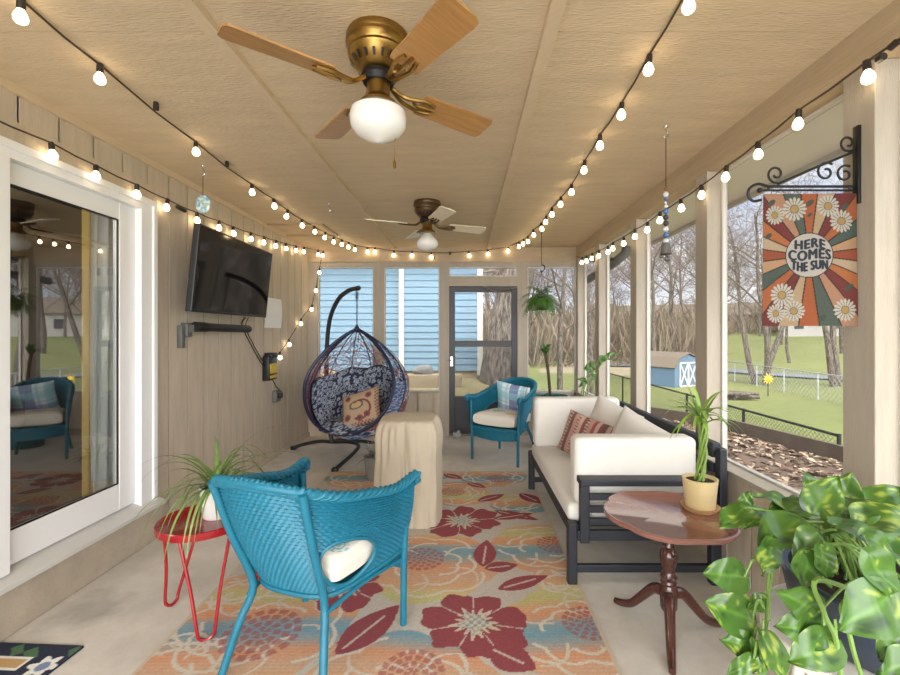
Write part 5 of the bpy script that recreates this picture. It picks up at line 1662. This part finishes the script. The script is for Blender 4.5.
# suncatcher, wind chime, hooks
hk = lambda p: MB().tube([p, p - Vector((0, 0, .025)), p + Vector((.010, 0, -.04)), p + Vector((.012, 0, -.055)), p + Vector((0, 0, -.064)), p + Vector((-.011, 0, -.055))], .003, 6).lathe([(0, 0), (.012, 0), (.010, -.006), (0, -.007)], 12, p)
p = Vector((-1.745, 2.93, ZC))
t = thing('suncatcher', 'round pale blue glass suncatcher hanging near the left wall', 'suncatcher', p)
obj('hook', hk(p), m_chrome, t, world=True)
obj('cord', MB().tube([p - Vector((0, 0, .062)), p - Vector((0, 0, .21))], .002, 5), m_wire, t, world=True)
def sunc(u, v):
    r = v
    a = u * 2 * PI
    n = mn.noise(Vector((r * 3 * math.cos(a), r * 3 * math.sin(a), 2)))
    return lin((196, 214, 222)) if n > .1 else (lin((110, 160, 190)) if n > -.15 else lin((176, 190, 150)))
sm = MB()
for s in (-1, 1):
    sm.grid(lambda u, v: tuple(p + Vector((.05 * v * math.cos(u * 2 * PI), s * .012 * math.sqrt(max(0, 1 - v * v)), -.255 + .062 * v * math.sin(u * 2 * PI)))), 36, 10, sunc)
obj('glass_disc', sm, mat('tinted_glass', (200, 220, 230), .1, attr='col', coat=.5), t, world=True)
p = Vector((1.083, 2.372, ZC))
t = thing('wind_chime', 'beaded hanging chime with a dark bell near the right posts', 'wind chime', p)
obj('hook', hk(p), m_chrome, t, world=True)
obj('cord', MB().tube([p - Vector((0, 0, .06)), p - Vector((0, 0, .70))], .0022, 5), m_wire, t, world=True)
rbd = random.Random(8)
bc = [mat('bead_blue', (70, 110, 170), .2), mat('bead_clear', (206, 210, 214), .1), mat('bead_brown', (120, 84, 60), .3), mat('bead_dark', (50, 52, 60), .3)]
z = -.33
while z > -.63:
    r_ = rbd.choice((.007, .010, .012, .015))
    obj('bead', MB().ball(p + Vector((0, 0, z - r_)), r_, 10, 6), rbd.choice(bc), t, world=True)
    z -= 2 * r_ + .002
obj('bell', MB().lathe([(0, -.625), (.018, -.63), (.024, -.65), (.026, -.675), (.032, -.69), (.028, -.69), (0, -.66)], 16, p).ball(p + Vector((.008, 0, -.715)), .016, 10, 6).ball(p + Vector((-.02, .01, -.70)), .012, 8, 6), m_greybox, t, world=True)
p = Vector((-1.17, 3.79, ZC))
tag(obj('ceiling_hook', hk(p), m_chrome, loc=p, world=True), 'empty metal hook in the ceiling by the hatch', 'hook')

# hanging fern
p = Vector((.84, 4.83, ZC))
t = thing('hanging_fern', 'green fern hanging in a basket by the screen door', 'hanging plant', p)
obj('hanger', MB().tube([p, p - Vector((0, 0, .36))], .003, 6).tube(cr([p - Vector((0, 0, .36)), p + Vector((.03, 0, -.37)), p + Vector((.032, 0, -.41)), p + Vector((0, 0, -.44)), p + Vector((-.01, 0, -.42))], 4), .006, 6), m_black, t, world=True)
wr_ = MB()
for k in range(3):
    a = 2 * PI * k / 3 + .4
    wr_.tube([p + Vector((0, 0, -.43)), p + Vector((.09 * math.cos(a), .09 * math.sin(a), -.74))], .002, 4)
obj('hanging_wire', wr_, m_wire, t, world=True)
bz = p + Vector((0, 0, -.86))
obj('pot', MB().lathe([(0, 0), (.06, 0), (.07, .01), (.095, .11), (.098, .12), (.088, .12), (.082, .10), (0, .10)], 24, bz), m_black, t, world=True)
fn_ = MB(); rf_ = random.Random(6)
for k in range(70):
    a = rf_.uniform(0, 6.28); el = rf_.uniform(.1, 1.35); L = rf_.uniform(.20, .34)
    d = Vector((math.cos(a) * math.cos(el), math.sin(a) * math.cos(el), math.sin(el))); q = bz + Vector((0, 0, .11)); dd = d.copy()
    for i in range(12):
        q2 = q + dd * (L / 12); dd = (dd + Vector((0, 0, -.20))).normalized()
        s = dd.cross(Vector((0, 0, 1))).normalized() if abs(dd.z) < .98 else Vector((1, 0, 0))
        w = .036 * math.sin(PI * (.12 + .88 * (1 - i / 12)))
        for sg in (-1, 1):
            fn_.add([q, q + s * sg * w * .6 + dd * .004, q + s * sg * w + dd * .016 - Vector((0, 0, .006)), q + dd * .017 + s * sg * w * .4], [(0, 1, 2, 3)])
        q = q2
obj('foliage', fn_, m_leafdark, t, world=True)

# planter at the far end with slim stem plants
tz = thing('dracaena_plant', 'slim stemmed dracaena with one leaf tuft in a teal planter', 'potted plant', (1.0, 5.15, 0))
obj('planter', MB().lathe([(0, 0), (.15, 0), (.16, .01), (.21, .58), (.215, .60), (.20, .60), (.19, .56), (0, .55)], 32, (1.0, 5.15, 0)), mat('teal_planter', (60, 120, 130), .4, var=.1), tz, world=True)
obj('soil', MB().lathe([(0, .573), (.192, .565)], 20, (1.0, 5.15, 0)), m_soil, tz, world=True)
st1 = [Vector((1.0, 5.15, .56)), P(549, 380, 5.15), P(547, 362, 5.15), P(545.5, 354, 5.15)]
obj('stem', MB().tube(cr(st1, 5), .018, 8), mat('woody_stem', (82, 66, 48), .8, var=.2), tz, world=True)
d_ = MB(); rr_ = random.Random(2)
for k in range(16):
    a = rr_.uniform(0, 6.28); el = rr_.uniform(.5, 1.4)
    blade(d_, st1[-1].copy(), Vector((math.cos(a) * math.cos(el), math.sin(a) * math.cos(el), math.sin(el))), rr_.uniform(.10, .17), .026, 1.0, 6)
for k in range(30):
    a = rr_.uniform(0, 6.28); el = rr_.uniform(.1, 1.0)
    blade(d_, Vector((1.0 + rr_.uniform(-.12, .12), 5.15 + rr_.uniform(-.12, .12), .57)), Vector((math.cos(a) * math.cos(el), math.sin(a) * math.cos(el), math.sin(el))), rr_.uniform(.07, .15), .018, 1.2, 5)
obj('foliage', d_, m_leafdark, tz, world=True)
tz = thing('leggy_plant', 'thin plant with few pale leaves in the back right corner', 'potted plant', (1.20, 4.42, 0))
obj('pot', MB().lathe([(0, 0), (.09, 0), (.10, .01), (.125, .56), (.128, .58), (.115, .58), (.11, .55), (0, .54)], 28, (1.20, 4.42, 0)), m_greypot, tz, world=True)
b0 = Vector((1.18, 4.42, .55))
tips = [P(601, 356, 4.42), P(592, 362, 4.42), P(608, 354, 4.42), P(592, 372, 4.42), P(586, 380, 4.42)]
sm_ = MB(); lm_ = MB()
for i, tp_ in enumerate(tips):
    mid = b0.lerp(tp_, .5) + Vector((-.03, 0, .02)); sm_.tube(cr([b0, mid, tp_], 6), .005, 5)
    for k in range(2):
        an = rr_.uniform(2.6, 6.4)
        heart(lm_, tp_ + Vector((0, 0, -.01 * k)), Vector((math.cos(an), -.2, math.sin(an))), Vector((.2, -.8, .4)), .10, -.3, .3, .22)
obj('stems', sm_, m_stem, tz, world=True)
obj('foliage', lm_, mat('pale_leaf', (128, 158, 112), .45, attr='col', var=.1), tz, world=True)

# ================================================================== GARDEN FLAG
FY = 1.61
fx0, fx1, fz0, fz1 = P(763, 0, FY).x, P(855, 0, FY).x, P(0, 326, FY).z, P(0, 194, FY).z
fw, fh = fx1 - fx0, fz1 - fz0
t = thing('flag_bracket', 'black scrolled iron bracket on the nearest right post', 'bracket', (XR, FY, 1.85))
br_ = MB()
zb = P(0, 186.5, FY).z
br_.rbox(XR - .012, XR, FY - .013, FY + .013, P(0, 204, FY).z, P(0, 126, FY).z, .003, 2)
br_.tube([(XR - .006, FY, zb), (P(768, 0, FY).x, FY, zb)], .005, 8)
hkx = P(757, 0, FY).x
br_.tube(cr([(P(768, 0, FY).x, FY, zb), P(758, 184, FY), P(750, 188, FY), P(748, 195, FY), P(753, 201, FY), P(761, 200, FY)], 6), .005, 8)
br_.tube([P(778, 184, FY), P(805, 172, FY), P(853, 152, FY)], .005, 8)
def scroll(c, r, a0, turns, flip=1):
    pts = []
    for i in range(36):
        f = i / 35; a = a0 + flip * f * turns * 2 * PI
        pts.append(P(c[0] + r * (1 - .72 * f) * math.cos(a), c[1] - r * (1 - .72 * f) * math.sin(a), FY))
    return pts
br_.tube(scroll((776, 174), 9, -1.4, 1.2, -1), .0042, 7)
br_.tube(scroll((848, 143), 9, -.6, 1.2, -1), .0042, 7)
br_.tube(scroll((826, 172), 10, .9, 1.15, 1), .0042, 7)
br_.tube(scroll((845, 174), 9, 1.0, 1.15, 1), .0042, 7)
br_.tube([(fx1 + .006, FY, zb - .014), (fx0 - .012, FY, zb - .014)], .004, 8)
br_.ball((fx0 - .012, FY, zb - .014), .010, 10, 6)
br_.tube([(fx1 - .02, FY, zb), (fx1 - .02, FY, zb - .014)], .004, 6).tube([(fx0 + .02, FY, zb), (fx0 + .02, FY, zb - .014)], .004, 6)
obj('iron_scrollwork', br_, m_black, t, world=True)
cx_, cz_ = .495, .535
RAYS = [(176, 86, 46), (214, 168, 124), (84, 100, 88), (196, 108, 56), (128, 44, 40), (210, 178, 138), (196, 104, 50), (92, 104, 90), (204, 150, 116), (134, 50, 42), (206, 120, 60), (216, 188, 150)]
DAIS = [(.13, .84, .105), (.34, .885, .13), (.69, .905, .12), (.83, .79, .125), (.22, .235, .13), (.155, .095, .105), (.345, .115, .115), (.855, .12, .125)]
LEAV = [(.09, .93, .05), (.5, .93, .05), (.87, .9, .05), (.06, .68, .045), (.90, .29, .055), (.10, .34, .06), (.62, .06, .05), (.5, .84, .03)]
def flagcol(u, v):
    x = u * fw; y = v * fh
    dx = x - cx_ * fw; dy = y - cz_ * fh
    d = math.hypot(dx, dy); th = math.atan2(dy, dx) + .13
    k = th / (2 * PI) * 24
    c = RAYS[int(math.floor(k)) % 12]
    e = abs(k - round(k)) / 24 * 2 * PI * d
    if e < .0022: c = (58, 44, 38)
    for (a, b_, r) in LEAV:
        ex = (x - a * fw); ey = (y - b_ * fh)
        if (ex * .8 + ey * .6) ** 2 / (r * fw) ** 2 + (ex * .6 - ey * .8) ** 2 / (r * fw * .55) ** 2 < 1: c = (78, 92, 80)
    R0 = .235 * fw
    if d < R0 + .003: c = (40, 36, 36)
    if d < R0: c = (222, 214, 200)
    for (a, b_, r) in DAIS:
        ex = x - a * fw; ey = y - b_ * fh; dd = math.hypot(ex, ey); rr = r * fw; an = math.atan2(ey, ex)
        pet = rr * (.72 + .28 * abs(math.cos(an * 8)))
        if dd < pet:
            c = (226, 218, 200) if abs(math.sin(an * 8)) < .93 or dd < rr * .3 else (120, 108, 96)
        if dd < rr * .36: c = (70, 58, 46)
        if dd < rr * .32: c = (204, 164, 96)
    return tuple(q * .34 for q in lin(c))  # whole print darkened evenly: backlit shade put into the cloth colour
def wave(x, z):
    f = (fz1 - z) / fh
    return FY + .010 * math.sin((x - fx0) / fw * 5.0 + .5) * (.3 + f) - .004
fm = MB().grid(lambda u, v: (fx0 + fw * u, wave(fx0 + fw * u, fz0 + fh * v), fz0 + fh * v), 190, 264, flagcol)
fm2 = MB().grid(lambda u, v: (fx0 + fw * u, wave(fx0 + fw * u, fz0 + fh * v) + .0015, fz0 + fh * v), 95, 132, flagcol)
fm.add(fm2.v, fm2.f, fm2.c)
fo_ = Vector((fx0, FY, fz0))
flag = tag(obj('garden_flag', fm, m_attr, loc=fo_, world=True), 'retro daisy sunburst garden flag reading HERE COMES THE SUN', 'flag')
m_ink = mat('flag_ink', (30, 34, 44), .9)
def text(txt, u, v, wid, hgt, arc=0.0):
    cu_ = bpy.data.curves.new('lettering', 'FONT')
    cu_.body = txt; cu_.align_x = 'CENTER'; cu_.align_y = 'CENTER'; cu_.size = 1; cu_.space_character = 1.12; cu_.resolution_u = 4
    tmp = bpy.data.objects.new('tmp_text', cu_); COL.objects.link(tmp)
    dg = bpy.context.evaluated_depsgraph_get(); dg.update()
    me = bpy.data.meshes.new_from_object(tmp.evaluated_get(dg))
    bpy.data.objects.remove(tmp)
    co = [v_.co.copy() for v_ in me.vertices]; fs = [tuple(p_.vertices) for p_ in me.polygons]
    bpy.data.meshes.remove(me)
    x0 = min(c.x for c in co); x1 = max(c.x for c in co); y0 = min(c.y for c in co); y1 = max(c.y for c in co)
    mb = MB()
    for k, (ox, oz) in enumerate(((0, 0), (-.0026, 0), (.0026, 0), (0, .0016), (0, -.0016))):
        vs = []
        for c in co:
            xx = ((c.x - x0) / (x1 - x0) - .5); yy = ((c.y - y0) / (y1 - y0) - .5)
            px_ = fx0 + u * fw + xx * wid * fw + ox; pz = fz0 + v * fh + yy * hgt * fh - arc * fh * xx * xx * 4 + .004 * math.sin(xx * 7) + oz
            vs.append((px_, wave(px_, pz) - .0014 - .00012 * k, pz))
        mb.add(vs, fs)
    return obj('lettering', mb, m_ink, flag, smooth=False, world=True)
text('HERE', cx_ + .005, cz_ + .088, .30, .066, .010)
text('COMES', cx_, cz_ + .004, .42, .074)
text('THE SUN', cx_, cz_ - .082, .36, .068, -.010)

# ================================================================== LIGHT
il = bpy.data.lights.new('inner_room_fill', 'POINT'); il.energy = 40; il.shadow_soft_size = .12; il.color = (1, .9, .78)  # unseen fill light, added to brighten the curtains behind the door glass
io = bpy.data.objects.new('inner_room_fill', il); COL.objects.link(io); io.location = (-3.0, 1.3, 2.2)
w = bpy.data.worlds.new('world'); scene.world = w; w.use_nodes = True
nt = w.node_tree
bgn = nt.nodes['Background']
tc = nt.nodes.new('ShaderNodeTexCoord')
sx = nt.nodes.new('ShaderNodeSeparateXYZ'); nt.links.new(tc.outputs['Generated'], sx.inputs[0])
r1 = nt.nodes.new('ShaderNodeValToRGB')
r1.color_ramp.elements[0].position = 0.0; r1.color_ramp.elements[0].color = (.95, .95, .95, 1)
r1.color_ramp.elements[1].position = .5; r1.color_ramp.elements[1].color = (.28, .41, .68, 1)
e = r1.color_ramp.elements.new(.16); e.color = (.46, .57, .78, 1)
nt.links.new(sx.outputs['Z'], r1.inputs[0])
mpn = nt.nodes.new('ShaderNodeMapping'); mpn.inputs['Scale'].default_value = (1.6, 1.6, 4.0); mpn.inputs['Location'].default_value = (.3, .9, 0)
nt.links.new(tc.outputs['Generated'], mpn.inputs[0])
nz = nt.nodes.new('ShaderNodeTexNoise'); nz.inputs['Scale'].default_value = 1.6; nz.inputs['Detail'].default_value = 7; nz.inputs['Roughness'].default_value = .55
nt.links.new(mpn.outputs[0], nz.inputs['Vector'])
r2_ = nt.nodes.new('ShaderNodeValToRGB'); r2_.color_ramp.elements[0].position = .47; r2_.color_ramp.elements[1].position = .68
nt.links.new(nz.outputs['Fac'], r2_.inputs[0])
mx = nt.nodes.new('ShaderNodeMix'); mx.data_type = 'RGBA'
nt.links.new(r2_.outputs[0], mx.inputs[0]); nt.links.new(r1.outputs[0], mx.inputs[6]); mx.inputs[7].default_value = (1.05, 1.05, 1.04, 1)
# the sun sits behind thin cloud on the side the camera looks away from: that part of the sky is brightest
vd = nt.nodes.new('ShaderNodeVectorMath'); vd.operation = 'DOT_PRODUCT'
sd_ = Vector((-.12, -1, .62)).normalized(); vd.inputs[1].default_value = sd_
nrm_ = nt.nodes.new('ShaderNodeVectorMath'); nrm_.operation = 'NORMALIZE'
nt.links.new(tc.outputs['Generated'], nrm_.inputs[0]); nt.links.new(nrm_.outputs[0], vd.inputs[0])
mrg = nt.nodes.new('ShaderNodeMapRange'); mrg.interpolation_type = 'SMOOTHSTEP'
mrg.inputs[1].default_value = -.05; mrg.inputs[2].default_value = 1.0; mrg.inputs[3].default_value = 1.0; mrg.inputs[4].default_value = 6.5
nt.links.new(vd.outputs['Value'], mrg.inputs[0])
mwc = nt.nodes.new('ShaderNodeMix'); mwc.data_type = 'RGBA'
mrc = nt.nodes.new('ShaderNodeMapRange'); mrc.inputs[1].default_value = -.05; mrc.inputs[2].default_value = .5
nt.links.new(vd.outputs['Value'], mrc.inputs[0]); nt.links.new(mrc.outputs[0], mwc.inputs[0])
nt.links.new(mx.outputs[2], mwc.inputs[6]); mwc.inputs[7].default_value = (.99, 1.0, 1.0, 1)
nt.links.new(mwc.outputs[2], bgn.inputs['Color'])
nt.links.new(mrg.outputs[0], bgn.inputs['Strength'])
sl = bpy.data.lights.new('sun', 'SUN'); sl.energy = 0.55; sl.angle = R(12); sl.color = (1, .95, .87)
so = bpy.data.objects.new('sun', sl); COL.objects.link(so)
so.rotation_euler = Vector((-.12, -1, 1.0)).to_track_quat('Z', 'Y').to_euler()
scene.view_settings.exposure = 0.53
